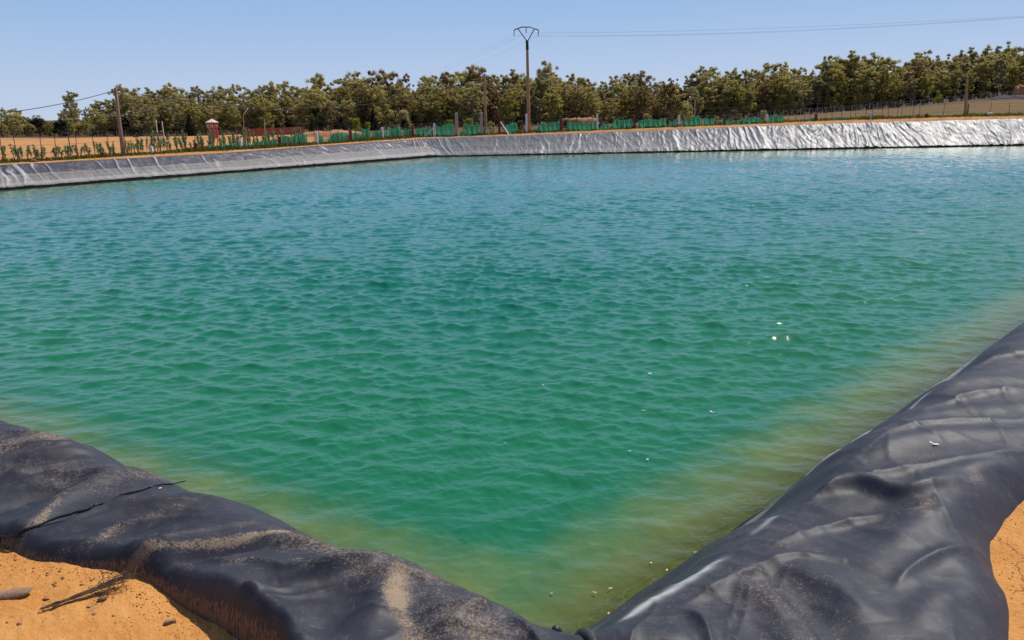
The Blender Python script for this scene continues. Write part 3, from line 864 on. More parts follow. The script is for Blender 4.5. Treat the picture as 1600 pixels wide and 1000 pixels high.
for i, q in enumerate(pts):
    zz_ = float(zs_[i])
    k = math.sin(math.pi * min(1, max(0.02, i / (len(pts) - 1)))) ** 0.5
    for dx, dz in ((-0.005, 0.001), (-0.006, 0.006 * k + .003), (0.001, 0.008 * k + .003), (0.012, 0.001)):
        mb.v.append((q[0] + dx * 0.4, q[1] + dx, zz_ + dz))
    if i:
        b0 = (i - 1) * 4
        for k2 in range(3): mb.f.append((b0 + k2, b0 + k2 + 1, b0 + k2 + 5, b0 + k2 + 4))
M['seam'] = simple('black_seam', (0.006, 0.006, 0.008), None, 0.5, 20)
so = mb.build('seam', M['seam'], liner, True); so.location = -LP
pts = spline([pix_on_sheet(a, b) for a, b in [(868, 982), (885, 976), (903, 979), (916, 989), (926, 1002), (934, 1020)]], 6)
mb = MB().tube([(q[0], q[1], (zsurf(q[0], q[1]) or q[2]) + 0.004) for q in pts], [0.010 + 0.012 * math.sin(math.pi * min(1, 0.1 + i / len(pts))) for i in range(len(pts))], 10)
so = mb.build('rolled_lip', M['rope'], liner, True); so.location = -LP

# ------------------------------------------------------------------ trees
def leaf_cloud(rg, centres, radii, counts, size, flat=0.75, droop=0.4):
    Vs, Ts = [], []
    for c, rad, k in zip(centres, radii, counts):
        dv = rg.normal(size=(k, 3)); dv /= np.linalg.norm(dv, axis=1)[:, None]
        rr = rad * np.abs(rg.normal(.72, .30, k))
        pos = c + dv * rr[:, None] * np.array([1, 1, flat])
        nrm = dv * 0.9 + rg.normal(size=(k, 3)) * 0.42 + np.array([0.0, -0.05, 0.35])
        nrm /= np.linalg.norm(nrm, axis=1)[:, None]
        ax = np.cross(nrm, rg.normal(size=(k, 3))); ax /= np.linalg.norm(ax, axis=1)[:, None] + 1e-9
        ax[:, 2] -= droop * rg.uniform(0, 1, k); ax /= np.linalg.norm(ax, axis=1)[:, None] + 1e-9
        bx = np.cross(nrm, ax)
        s = size * rg.uniform(0.6, 1.4, k)
        a, b = ax * s[:, None], bx * (s * 0.42)[:, None]
        Vs.append(np.stack([pos - a, pos + b - a * .1, pos + a, pos - b - a * .1], 1).reshape(-1, 3))
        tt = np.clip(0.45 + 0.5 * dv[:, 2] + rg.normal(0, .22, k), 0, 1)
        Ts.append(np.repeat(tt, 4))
    V = np.vstack(Vs); Q = np.arange(len(V)).reshape(-1, 4)
    return V, Q, np.concatenate(Ts)

def tree_proto(seed, hgt, style, size=0.34):
    """returns (trunk mesh, crown mesh) of a tree hgt metres tall standing at the origin"""
    rg = np.random.default_rng(seed); rr = random.Random(seed)
    mb = MB()
    bend = [(rr.uniform(-.5, .5), rr.uniform(-.5, .5)) for _ in range(6)]
    path = [(bend[i][0] * i * .16, bend[i][1] * i * .16, hgt * .965 * i / 5 - (0.25 if i == 0 else 0)) for i in range(6)]
    r0 = 0.012 * hgt + 0.03
    mb.tube(path, [r0 * (1 - i / 5.6) for i in range(6)], 7)
    def on(f):
        f = f * 5; i = min(4, int(f)); a, b = Vector(path[i]), Vector(path[i + 1]); return a.lerp(b, f - i)
    C, Rd, K = [], [], []
    if style in ('dense', 'airy', 'slim'):
        lo = {'dense': 0.09, 'airy': 0.48, 'slim': 0.36}[style]; nb = {'dense': 34, 'airy': 15, 'slim': 24}[style]
        wid = {'dense': 0.21, 'airy': 0.17, 'slim': 0.12}[style] * hgt
        for i in range(nb):
            f = lo + (0.96 - lo) * (i + rr.random() * .9) / nb
            prof = math.sin(math.pi * min(1, (f - lo) / (1 - lo) * 0.72 + 0.17)) ** 0.75
            L = wid * prof * rr.uniform(0.45, 1.1)
            th = i * 2.4 + rr.uniform(-.6, .6)
            p0 = on(max(0.12, f - 0.12)); p1 = p0 + Vector((math.cos(th) * L, math.sin(th) * L, L * rr.uniform(.45, 1.0)))
            mb.tube([p0, p0.lerp(p1, .5) + Vector((0, 0, -.06 * L)), p1], [r0 * .34, r0 * .22, r0 * .08], 4, False)
            base = rr.uniform(0.048, 0.075) * hgt * (0.8 if style == 'slim' else 1)
            for s in range(rr.randint(4, 6)):
                off = np.array([rr.gauss(0, 1), rr.gauss(0, 1), rr.gauss(0, .75)]) * base * 0.9
                C.append(np.array(p1) + off); Rd.append(base * rr.uniform(.45, .85)); K.append(int(185 * rr.uniform(.5, 1.2)))
        for s in range(4):
            C.append(np.array(on(.98)) + np.array([rr.gauss(0, .4), rr.gauss(0, .4), rr.uniform(-1.2, .5)])); Rd.append(0.03 * hgt); K.append(90)
        V_, Q_, T_ = leaf_cloud(rg, C, Rd, K, size, 0.85, .7)
    elif style == 'bush':
        for i in range(26):
            th, f = rr.uniform(0, 6.28), rr.random()
            L = hgt * 0.52 * math.sqrt(rr.random()) * (1 - 0.55 * f)
            C.append(np.array([math.cos(th) * L, math.sin(th) * L, hgt * (0.14 + 0.72 * f)])); Rd.append(hgt * rr.uniform(.11, .2)); K.append(190)
            if i % 4 == 0: mb.tube([(0, 0, 0.05), C[-1] * .6, C[-1]], [r0 * .5, r0 * .3, r0 * .1], 4, False)
        V_, Q_, T_ = leaf_cloud(rg, C, Rd, K, size * .8, .8, .2)
    else:  # conifer
        lv = 13
        for i in range(lv):
            f = i / (lv - 1); R_ = hgt * .33 * (1 - f) ** .85 + .12
            nb = max(4, int(12 * (1 - f)))
            for k in range(nb):
                th = 6.283 * k / nb + i * .7 + rr.uniform(-.2, .2); L = R_ * rr.uniform(.75, 1.1)
                zb = hgt * (.06 + .88 * f)
                for s in (.4, .72, 1.0):
                    C.append(np.array([math.cos(th) * L * s, math.sin(th) * L * s, zb - L * .16 * s])); Rd.append(hgt * .05 * (1.25 - .5 * s)); K.append(30)
                if k % 3 == 0: mb.tube([(0, 0, zb), (math.cos(th) * L, math.sin(th) * L, zb - L * .15)], [.05, .02], 3, False)
        V_, Q_, T_ = leaf_cloud(rg, C, Rd, K, size * .75, .5, .1)
    tm = bpy.data.meshes.new('trunk'); tm.from_pydata(mb.v, [], mb.f); tm.polygons.foreach_set('use_smooth', [True] * len(tm.polygons)); tm.update()
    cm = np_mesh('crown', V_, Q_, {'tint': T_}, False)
    return tm, cm

PROTO = {}
for st, k in (('dense', 5), ('airy', 4), ('slim', 4), ('bush', 3), ('conifer', 2)):
    PROTO[st] = [tree_proto(100 + 17 * i + 1000 * len(st), {'bush': 5, 'conifer': 9}.get(st, 18), st, {'bush': .18, 'conifer': .34}.get(st, .20)) for i in range(k)]
PH = {'bush': 5.0, 'conifer': 9.0}
_cm = {}
def crown_mesh(st, i, mt):
    key = (st, i, mt)
    if key not in _cm:
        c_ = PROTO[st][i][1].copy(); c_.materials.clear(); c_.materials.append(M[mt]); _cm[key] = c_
    return _cm[key]
for st in PROTO:
    for tm, cm in PROTO[st]: tm.materials.append(M['bark'])

KIND = {'dense': 'tree', 'airy': 'tree', 'slim': 'tree', 'bush': 'bush', 'conifer': 'tree'}
NAME = {'dense': 'eucalyptus_tree', 'airy': 'eucalyptus_tree', 'slim': 'eucalyptus_tree', 'bush': 'bush', 'conifer': 'conifer_tree'}
TREES = []
def gz_at(x, y): return float(terrain(np.array([x]), np.array([y]))[0])
def plant(px, y, top_py, st, mt, label=None, wf=1.0, group=None, row=None):
    x, _, _ = at_y(px, 200, y)
    zb = gz_at(x, y) - 0.1
    zt = at_y(px, top_py, y)[2]
    hh = max(1.0, zt - zb)
    i = rnd.randrange(len(PROTO[st])); tm, cm = PROTO[st][i]
    s = hh / PH.get(st, 18.0)
    ob = bpy.data.objects.new(NAME[st], None); COL.objects.link(ob); ob.empty_display_size = .3
    ob.location = (x, y, zb); ob.rotation_euler = (0, 0, rnd.uniform(0, 6.28))
    ws = s * wf * (1 if hh > 10 or st in ('bush', 'conifer') else 1.15)
    ob.scale = (ws, ws, s)
    link('trunk', tm, None, ob); link('crown', crown_mesh(st, i, mt), None, ob)
    ob['category'] = KIND[st]
    if label: ob['label'] = label
    if group: ob['group'] = group
    TREES.append((px, row, st, mt, ob, label))
    return ob

SKY = [(-60, 172), (0, 172), (50, 172), (85, 183), (100, 168), (140, 163), (165, 152), (185, 142), (200, 133), (230, 141), (255, 146), (275, 130), (300, 138), (330, 137), (355, 129), (378, 131), (400, 131), (430, 126), (455, 131), (470, 127), (497, 117), (515, 132), (545, 119), (560, 114), (590, 111), (620, 118), (640, 119), (660, 121), (680, 118), (700, 113), (725, 111), (750, 108), (775, 116), (800, 112), (830, 113), (870, 112), (885, 113), (905, 112), (925, 120), (938, 134), (950, 116), (965, 113), (985, 111), (1000, 117), (1015, 128), (1030, 121), (1050, 120), (1062, 126), (1075, 116), (1100, 105), (1130, 111), (1150, 109), (1165, 106), (1185, 111), (1214, 99), (1240, 103), (1262, 110), (1288, 88), (1305, 98), (1320, 82), (1345, 88), (1375, 85), (1395, 96), (1415, 83), (1440, 85), (1460, 84), (1480, 80), (1500, 71), (1520, 79), (1550, 66), (1570, 67), (1590, 61), (1600, 59), (1680, 52)]
SKX, SKYY = [a for a, b in SKY], [b for a, b in SKY]
def sky_y(px): return float(np.interp(px, SKX, SKYY))
def tone(px):
    q = rnd.random()
    if 30 < px < 340: return 'grey_olive' if q < .4 else ('olive' if q < .75 else 'yellow')
    if 560 < px < 660: return 'brown' if q < .45 else 'olive'
    if 985 < px < 1070: return 'brown' if q < .5 else 'olive'
    return 'olive' if q < .42 else ('grey_olive' if q < .68 else ('yellow' if q < .95 else 'brown'))
TREEG = 'eucalyptus trees of the wood behind the pond'
# back row makes the skyline
px = -55.0
while px < 1670:
    right = px > 1060
    y = DT + rnd.uniform(22, 40)
    st = 'slim' if (right and rnd.random() < .6) else ('airy' if rnd.random() < .42 else 'dense')
    plant(px, y, sky_y(px) + rnd.choice([-8, -5, -3, -1, 1, 3, 6, 10]), st, tone(px), None, rnd.uniform(.85, 1.1), TREEG, 'back')
    px += rnd.uniform(15, 23) if not right else rnd.uniform(12, 19)
# middle row
px = -60.0
while px < 1670:
    right = px > 1060
    st = 'slim' if (right and rnd.random() < .55) else 'dense'
    plant(px, DT + rnd.uniform(9, 20), sky_y(px) + rnd.uniform(7, 24), st, tone(px), None, rnd.uniform(.9, 1.15), TREEG, 'middle')
    px += rnd.uniform(16, 25) if not right else rnd.uniform(14, 21)
# front row
px = -50.0
while px < 1670:
    right = px > 1060
    base = float(np.interp(px, [p_[0] for p_ in tp_], [p_[1] for p_ in tp_]))
    f = rnd.uniform(.22, .5) if not right else rnd.uniform(.16, .42)
    top = sky_y(px) + (base - sky_y(px)) * f
    plant(px, DT + rnd.uniform(2, 8), top, 'dense' if (rnd.random() < (.8 if not right else .3)) else 'slim', tone(px), None, rnd.uniform(.95, 1.3), TREEG, 'front')
    px += rnd.uniform(21, 33) if not right else rnd.uniform(16, 26)
# undergrowth right under the trees
px = -40.0
while px < 1660:
    base = float(np.interp(px, [p_[0] for p_ in tp_], [p_[1] for p_ in tp_]))
    plant(px, DT + rnd.uniform(10, 16), base - rnd.uniform(18, 42), 'bush', rnd.choice(['grey_olive', 'grey_olive', 'olive', 'dark']), None, rnd.uniform(1.0, 1.6), 'undergrowth bushes at the foot of the wood', 'under')
    px += rnd.uniform(18, 28)
# ones that stand out
plant(117, DT + 14, 139, 'airy', 'grey_olive', 'tall thin-crowned eucalyptus standing clear of its neighbours left of the leaning wooden pole', .85)
plant(851, DT + 12, 92, 'airy', 'grey_olive', 'tallest dark eucalyptus rising above the wood just right of the tall power pole', .8)
plant(802, DT + 25, 105, 'slim', 'grey_olive', 'thin bluish treetop poking up just left of the tall power pole', .9)
plant(1288, DT + 12, 83, 'airy', 'olive', 'tall loose-crowned eucalyptus first above the wood on the right slope', .8)
plant(1321, DT + 16, 76, 'slim', 'olive', 'narrow pointed eucalyptus rising highest above the wood on the right slope', .95)
plant(1002, DT - 4, 136, 'dense', 'brown', 'orange brown tree at the front of the wood right of the clay bank', 1.0)
plant(1044, DT - 2, 121, 'dense', 'brown', 'tall rusty brown tree standing behind the pale thin pole', .8)
plant(96, 262, 184, 'bush', 'dark', 'nearly black rounded tree behind the thin grey pole', .85)
plant(297, 232, 176, 'conifer', 'dark', 'dark conifer standing left of the red tower', .85)
plant(497, 236, 163, 'bush', 'dark', 'big dark spreading tree in front of the wood', .62)
plant(531, 234, 180, 'bush', 'dark', 'smaller dark tree at the right side of the big dark spreading tree', .8)
plant(584, 230, 169, 'conifer', 'dark', 'dark layered conifer left of the braced red post', .75)
plant(630, 232, 170, 'bush', 'grey_olive', 'dull green rounded tree behind the braced red post', .8)
plant(633, 228, 184, 'bush', 'dark', 'low dark bush behind the braced red post', .9)
plant(678, 230, 182, 'conifer', 'dark', 'small dark conifer behind the braced white post', .9)
plant(556, 222, 184, 'bush', 'lime', 'bright yellow green bush between the two dark trees and conifer', .8)
plant(575, 226, 190, 'bush', 'lime', 'low bright bush touching the dark layered conifer', .9)
plant(704, 190, 186, 'bush', 'lime', 'bright yellow green bush behind the left tall concrete post', .9)
plant(732, 186, 184, 'bush', 'lime', 'bright yellow green bush between the two tall concrete posts', 1.0)
plant(1461, 268, 140, 'bush', 'lime', 'small light green bush under the wood left of the right wooden pole', .5)
plant(1073, 262, 160, 'bush', 'yellow', 'yellowish rounded bush in front of the rusty brown tree', .7)
plant(210, 240, 198, 'bush', 'dark', 'low dark bush right of the leaning wooden pole', 1.0)
# dry brush behind the fence
BR = 'dry brown brush behind the far fence'
for k, px in enumerate([768, 800, 812, 850, 866, 884, 912, 940, 966, 1008, 1024, 1048, 1056, 1088, 1110, 1120, 1150, 1172, 1190, 640, 620, 662]):
    plant(px + rnd.uniform(-4, 4), rnd.uniform(96, 112), fence_pt(px, 0) and np.interp(px, [q[0] for q in fp], [q[1] for q in fp]) - rnd.uniform(13, 26), 'bush', 'brush' if k % 3 else 'grey_olive', 'leafless looking brown brush behind the green netting of the far fence' if k % 3 else 'grey green scrub bush behind the green netting of the far fence', rnd.uniform(.7, 1.0), BR + (' (grey green)' if k % 3 == 0 else ''), 'brush')

# labels of the wood: by tone, row and place between landmarks
LM = [(-999, 'left edge of the photo'), (184, 'leaning wooden pole'), (332, 'red tower'), (440, 'low red wall'), (600, 'dark layered conifer'), (757, 'bare wooden pole'), (825, 'tall power pole'), (1000, 'orange brown tree'), (1086, 'pale thin pole'), (1274, 'lone red post'), (1510, 'right wooden pole'), (9999, 'right edge of the photo')]
ORD = ['first', 'second', 'third', 'fourth', 'fifth', 'sixth', 'seventh', 'eighth', 'ninth', 'tenth', 'eleventh', 'twelfth', 'thirteenth', 'fourteenth', 'fifteenth', 'sixteenth', 'seventeenth']
TN = {'olive': 'olive green', 'grey_olive': 'greyish green', 'yellow': 'yellowish green', 'brown': 'brownish', 'dark': 'dark green'}
RW = {'back': 'in back row', 'middle': 'in middle row', 'front': 'in front row', 'under': 'under the wood'}
cnt = {}
for px, row, st, mt, ob, lab in sorted(TREES, key=lambda q: q[0]):
    if lab or row not in RW: continue
    k = max(i for i in range(len(LM)) if LM[i][0] <= px)
    key = (k, row); cnt[key] = cnt.get(key, -1) + 1
    what = 'bush' if st == 'bush' else 'eucalyptus'
    place = f'right of the {LM[k][1]}' if k else 'from the left edge'
    ob['label'] = f'{TN[mt]} {what} {RW[row]} of the wood, {ORD[cnt[key]]} {place}'.replace('under the wood of the wood', 'at the foot of the wood')

# ------------------------------------------------------------------ poles, pylon, tower
def base_on(px, py, y=None):
    """ground point seen at a pixel: on the fence plane, or at depth y"""
    if y is None: return fence_pt(px, py)
    x, _, _ = at_y(px, py, y); return (x, y, gz_at(x, y))
def pole(base_px, top_px, y, r0, r1, mt, label, nm='wooden_pole', cat='pole', parts=None):
    b = at_y(base_px[0], base_px[1], y); tpt = at_y(top_px[0], top_px[1], y)
    b = (b[0], b[1], min(b[2], gz_at(b[0], b[1])))
    ob = empty(nm, b, label, cat)
    d = Vector(tpt) - Vector(b)
    pts = [d * k for k in (-0.02, .25, .5, .75, .992, 1)]
    pts = [p_ + Vector((.012 * math.sin(i * 2.1), 0, 0)) for i, p_ in enumerate(pts)]
    MB().tube(pts, [r0, r0 * .93 + r1 * .07, (r0 + r1) / 2, r0 * .25 + r1 * .75, r1, r1 * .8], 10).build('shaft', M[mt], ob, True)
    return ob, Vector(b), d
pl, plb, pld = pole((193, 244), (180, 137), fence_pt(193, 243)[1] + .1, 0.14, 0.095, 'greywood', 'leaning brown wooden pole carrying a cable at the left bank')
MB().bar(pld * .955 + Vector((0, -.1, 0)), pld * .955 + Vector((0, .1, 0)), .05, .05).build('cable_bracket', M['steel'], pl)
pm, pmb, pmd = pole((759, 209), (757, 115), 84.2, 0.165, 0.10, 'wood', 'bare wooden pole right of the two tall concrete posts')
MB().tube([(0, 0, 0.0), (0, 0, .05), (0, 0, .13)], [.42, .36, .16], 12).build('footing', M['white'], pm, True)
pr, prb, prd = pole((1508, 182), (1511.5, 119), 83.0, 0.15, 0.10, 'wood', 'wooden pole standing before the brown slope on the right')
MB().bar(prd * .93 + Vector((-.02, 0, 0)), prd * .93 + Vector((.2, 0, 0)), .05, .05).build('cable_bracket', M['steel'], pr)
MB().tube([(.24, 0, 0), (.25, 0, 1.25)], .035, 6).build('dark_rod', M['iron'], pr)  # thin dark upright close to the right of the shaft

# power pole with bow shaped cross arm
b = at_y(826.5, 208, 86.0); b = (b[0], b[1], min(b[2], gz_at(b[0], b[1])))
pyl = empty('power_pole', b, 'tall wooden power pole with a steel V frame and bowed cross arm', 'power pole')
def rel(px, py): return Vector(at_y(px, py, 86.0)) - Vector(b)
top = rel(823.6, 63)
MB().tube([(0, 0, -.2), top * .3, top * .6, top * .85, top], [.20, .18, .155, .14, .13], 12).build('shaft', M['wood'], pyl, True)
MB().tube([top * .9 + Vector((0, -.012, 0)), top * 1.003], [.155, .15], 12).build('sleeve', M['steel'], pyl, True)
arm = [rel(803.3, 46.8), rel(809, 44.8), rel(815.3, 42.3), rel(828.5, 42.3), rel(834.5, 44.7), rel(841.6, 46.8)]
MB().tube(arm, .055, 6).build('cross_arm', M['steel'], pyl)
for a_, c_ in (((822.6, 63.5), (809.4, 45)), ((825, 63.5), (835, 45))):
    MB().tube([rel(*a_), rel(*c_)], .05, 6).build('frame_strut', M['steel'], pyl)
INS = []
for a_, c_ in (((803.3, 47), (803.2, 56)), ((822, 42.6), (822, 51.5)), ((841.4, 47), (840.8, 56))):
    p0, p1 = rel(*a_), rel(*c_); pts, rad = [], []
    for k in range(13):
        pts.append(p0.lerp(p1, k / 12)); rad.append(.055 if k % 2 else .025)
    MB().tube(pts, rad, 8).build('insulator', M['steel'], pyl); INS.append(p1 + Vector(b))

def cable(a, c, sag, r_, mt, label, nm='cable', group=None, n=26):
    a, c = Vector(a), Vector(c); ob_pts = []
    for i in range(n + 1):
        k = i / n; q = a.lerp(c, k); q.z -= 4 * sag * k * (1 - k); ob_pts.append(q - a)
    o_ = MB().tube(ob_pts, r_, 5).build(nm, M[mt], None, True, tuple(a))
    return tag(o_, label, 'cable', group)
endr = at_y(1700, 19, 62.0)
for i, (ins, dx) in enumerate(zip(INS, (0, 0, 0))):
    off = Vector((i * 1.0 - 1.0, 0.9 * (i - 1), 0.12 * (i - 1)))
    cable(ins, Vector(endr) + off, [0.5, .35, .55][i], 0.007, 'palecable', ['overhead wire running right from the left end of the cross arm', 'overhead wire running right from the middle of the cross arm', 'overhead wire running right from the right end of the cross arm'][i], 'power_line')
    cable(ins, Vector(at_y(560 + 18 * i, 138, 330.0)), 2.0, 0.007, 'palecable', ['overhead wire running back left from the left insulator', 'overhead wire running back left from the middle insulator', 'overhead wire running back left from the right insulator'][i], 'power_line')
ct = plb + pld * .965
cable(ct, at_y(-120, 186, 40.0), 0.35, .022, 'cable', 'dark cable running left from the leaning wooden pole')
cable(ct, Vector(at_y(757.5, 124, 84.2)), 1.9, .022, 'cable', 'dark cable hanging between the leaning wooden pole and the bare wooden pole')
cable(prb + prd * .93, at_y(1740, 141, 80.0), 0.35, .02, 'cable', 'dark cable running right from the right wooden pole')

# thin poles in the distance
def thin(bp, tp2, y, r_, mt, label, nm='thin_pole'):
    return pole(bp, tp2, y, r_, r_ * .8, mt, label, nm)
o_, b_, d_ = thin((111, 244), (104, 191), 54.0, .035, 'iron', 'thin dark iron pole among the vines with a short side arm')
MB().bar(d_ * .98, d_ * .98 + Vector((.12, 0, .1)), .025, .025).build('side_arm', M['iron'], o_)
thin((247, 216), (243.5, 187), 150, .09, 'white', 'pale thin post beyond the vines, left of its twin')
thin((257, 218), (253, 190), 142, .09, 'white', 'pale thin post beyond the vines, right of its twin')
o_, b_, d_ = thin((381.5, 226), (380, 178), 110, .06, 'greywood', 'thin lamp pole with a white tube light tilted up right of the red tower', 'lamp_pole')
MB().tube([d_ * .985, d_ * .985 + Vector((.75, 0, .8))], .05, 6).build('tube_light', M['white'], o_, True)
thin((414.5, 217), (413, 186), 140, .09, 'concrete', 'thin reddish pole standing in the low red wall')
thin((1085, 190), (1086, 156), 108, .10, 'concrete', 'pale thin pole behind the green netting on the far bank')
thin((371, 234), (370, 203), 84, .05, 'iron', 'thin dark iron pole left of the pale lamp pole')

# red tower: eight sided, white cone roof, openings near the top and a pale door
tw = at_y(333.5, 214, 166.0); twz = gz_at(tw[0], tw[1])
K_ = 166.0 / F * 1.03
ht = H + (ray(333, 185.5)[2] / ray(333, 185.5)[1]) * 166 - twz
tower = empty('watch_tower', (tw[0], tw[1], twz), 'small red eight-sided watch tower with a white conical roof beyond the vines', 'tower', None, 0.25)
he = ht * .80
def octo(zv, R_): return [(R_ * math.cos(math.pi / 8 + k * math.pi / 4), R_ * math.sin(math.pi / 8 + k * math.pi / 4), zv) for k in range(8)]
mb = MB()
for zv, R_ in ((-.3, 1.06), (he * .62, 1.02), (he * .64, 1.09), (he, 1.07)): mb.v += octo(zv, R_)
for i in range(3):
    for k in range(8): mb.f.append((i * 8 + k, i * 8 + (k + 1) % 8, i * 8 + 8 + (k + 1) % 8, i * 8 + 8 + k))
mb.f.append(tuple(24 + k for k in range(8)))
mb.build('wall', M['redtower'], tower)
mb = MB(); mb.v += octo(he - .02, 1.32) + octo(he + .10, 1.32) + [(0, 0, ht)]
for k in range(8):
    mb.f.append((k, (k + 1) % 8, 8 + (k + 1) % 8, 8 + k)); mb.f.append((8 + k, 8 + (k + 1) % 8, 16))
mb.f.append(tuple(reversed(range(8))))
M['cream'] = simple('cream_roof', (0.74, 0.64, 0.52), (0.62, 0.53, 0.44), 0.7, 2)
mb.build('roof', M['cream'], tower)
for k in range(8):
    th = k * math.pi / 4
    n_, s_ = Vector((math.cos(th), math.sin(th), 0)), Vector((-math.sin(th), math.cos(th), 0))
    q0 = n_ * (1.08 * math.cos(math.pi / 8) + .015)
    wnd = MB().bar(q0 - s_ * .17 + Vector((0, 0, he * .70)), q0 - s_ * .17 + Vector((0, 0, he * .90)), .20, .05)
    wnd.bar(q0 + s_ * .17 + Vector((0, 0, he * .70)), q0 + s_ * .17 + Vector((0, 0, he * .90)), .20, .05)
    wnd.build('window', M['glass'], tower)
th = -math.pi / 2 - math.pi / 4 - 0.0
n_ = Vector((math.cos(th), math.sin(th), 0)); q0 = n_ * (1.06 * math.cos(math.pi / 8) + .02)
MB().bar(q0 + Vector((0, 0, .02)), q0 + Vector((0, 0, he * .48)), .5, .06).build('door', M['glass'], tower)

# low red wall, clay bank, far slope things
def wall_run(pxa, pya, pxb, pyb, y, hgt, label):
    a_, c_ = at_y(pxa, pya, y), at_y(pxb, pyb, y + 6)
    a_ = (a_[0], a_[1], gz_at(a_[0], a_[1])); c_ = (c_[0], c_[1], gz_at(c_[0], c_[1]))
    ob = empty('low_wall', a_, label, 'wall'); d_ = Vector(c_) - Vector(a_); n_ = 14; e_ = d_.normalized()
    s_ = Vector((-e_.y, e_.x, 0)) * .12
    mb = MB()
    for i in range(n_ + 1):
        q = d_ * (i / n_); j = rnd.uniform(-.06, .06)
        mb.v += [tuple(q - s_ + Vector((0, 0, -.3))), tuple(q - s_ + Vector((0, 0, hgt + j))), tuple(q + s_ + Vector((0, 0, hgt + j))), tuple(q + s_ + Vector((0, 0, -.3)))]
        if i:
            b0 = (i - 1) * 4
            for k in range(3): mb.f.append((b0 + k, b0 + k + 4, b0 + k + 5, b0 + k + 1))
    mb.f += [(0, 1, 2, 3), (n_ * 4 + 3, n_ * 4 + 2, n_ * 4 + 1, n_ * 4)]
    mb.build('wall_face', M['redwall'], ob)
    for i in range(0, n_ + 1, 3):
        q = d_ * (i / n_); MB().bar(q + Vector((0, -.16, -.2)), q + Vector((0, -.16, hgt + .16)), .3, .2).build('pier', M['redwall'], ob)
wall_run(385, 214, 476, 212, 170, 1.55, 'low brick red wall behind the netting, right of the lamp pole')

def mound(px, y, w_, d_, hgt, mt, label, nm, flat=False, seed=0):
    x, _, _ = at_y(px, 200, y)
    u, v = np.meshgrid(np.linspace(-1, 1, 40), np.linspace(-1, 1, 24), indexing='xy')
    rr = np.abs(u) ** 2.6 + np.abs(v) ** 2.2
    hh = np.clip(1 - rr, 0, 1)
    hh = smooth(0, .35, hh) if flat else hh ** .6
    hh = hh * (1 + .25 * fbm(u * 2.5 + seed, v * 2.5, 3)) * hgt - .25
    XX, YY = u * w_ / 2, v * d_ / 2
    zb = terrain(x + XX, y + YY)
    z0 = gz_at(x, y)
    me = np_mesh(nm, np.stack([XX, YY, hh + zb - z0], -1).reshape(-1, 3), grid_quads(24, 40))
    o_ = link(nm, me, M[mt], None, (x, y, z0)); tag(o_, label, 'mound')
    return o_
M['clay'] = simple('clay', (0.42, 0.17, 0.07), (0.5, 0.25, 0.12), 0.9, .8, .6, .1)
M['scrap'] = simple('dark_scrap', (0.055, 0.045, 0.055), (0.09, 0.07, 0.08), 0.95, 2, .6, .1)
mound(904, 165, 9, 5, 1.5, 'clay', 'bare orange clay bank in front of the wood right of the tall power pole', 'clay_bank', True, 3)
mound(515, 122, 12, 5, .9, 'clay', 'low orange soil heap seen through the fence by a white post', 'soil_heap', False, 9)
mound(1600, 240, 9, 5, 3.6, 'clay', 'flat topped orange clay heap at the right edge below the trees', 'clay_heap', True, 5)
mound(1585, 215, 20, 5, 1.15, 'scrap', 'heap of dark liner scrap lying on the crest of the right slope', 'scrap_heap', False, 13)

# ------------------------------------------------------------------ fences
def line_pts(A_, B_, step):
    L = math.hypot(B_[0] - A_[0], B_[1] - A_[1]); k = int(L / step)
    return [(A_[0] + (B_[0] - A_[0]) * i / k, A_[1] + (B_[1] - A_[1]) * i / k) for i in range(k + 1)]
def wire_fence(A_, B_, step, hgt, label, r_=.022, nm='wire_fence', mt='iron', jit=.35, wires=(.35, .7, .97), part='stake', wr_=.007, zs=None):
    a0 = (A_[0], A_[1], gz_at(*A_))
    ob = empty(nm, a0, label, 'fence'); prev = None; tops = []
    for x, y in line_pts(A_, B_, step):
        x += rnd.uniform(-jit, jit) * .6
        z_ = gz_at(x, y); h_ = hgt * rnd.uniform(.9, 1.08)
        lean = (rnd.uniform(-.07, .07), rnd.uniform(-.04, .04))
        q = Vector((x, y, z_)) - Vector(a0)
        MB().tube([q + Vector((0, 0, -.25)), q + Vector((lean[0] * h_, lean[1] * h_, h_))], r_, 5).build(part, M[mt], ob)
        tops.append((q, lean, h_))
    mb = MB()
    for w_ in wires:
        mb.tube([q + Vector((l_[0] * h_ * w_, l_[1] * h_ * w_ - .02, hgt * .9 * w_)) for q, l_, h_ in tops], wr_, 3, False)
    mb.build('wire', M[mt], ob)
    return ob
wire_fence((FENCE_L[0] * 1.02, FENCE_L[1] * .98), FENCE_C, 1.15, 1.55, 'iron stake and wire fence along the left bank of the pond')
wire_fence((FENCE_C[0] + .5, FENCE_C[1]), (40.0, FENCE_C[1] - 49.5 * .0402), 0.75, 1.85, 'iron stake and wire fence along the far bank of the pond')
wire_fence((41.0, FENCE_C[1] - 50.5 * .0402), (78, FENCE_C[1] - 87.5 * .0402), 2.1, 1.35, 'sparse stake and wire fence along the far bank in front of the brown slope')
# boundary fence below the wood
fa, fb = at_y(-20, 214, DT - 8), at_y(760, 200, DT - 8)
wire_fence(fa[:2], fb[:2], 3.1, 1.9, 'distant fence of pale posts at the far edge of the vine field', .07, 'boundary_fence', 'concrete', .2, (.3, .55, .8, .97), 'post', .008)
fa, fb = at_y(1090, 190, DT - 7), at_y(1640, 150, DT - 7)
wire_fence(fa[:2], fb[:2], 2.9, 2.1, 'distant fence of pale posts along the crest of the brown slope', .07, 'boundary_fence', 'white', .2, (.3, .55, .8, .97), 'post', .008)

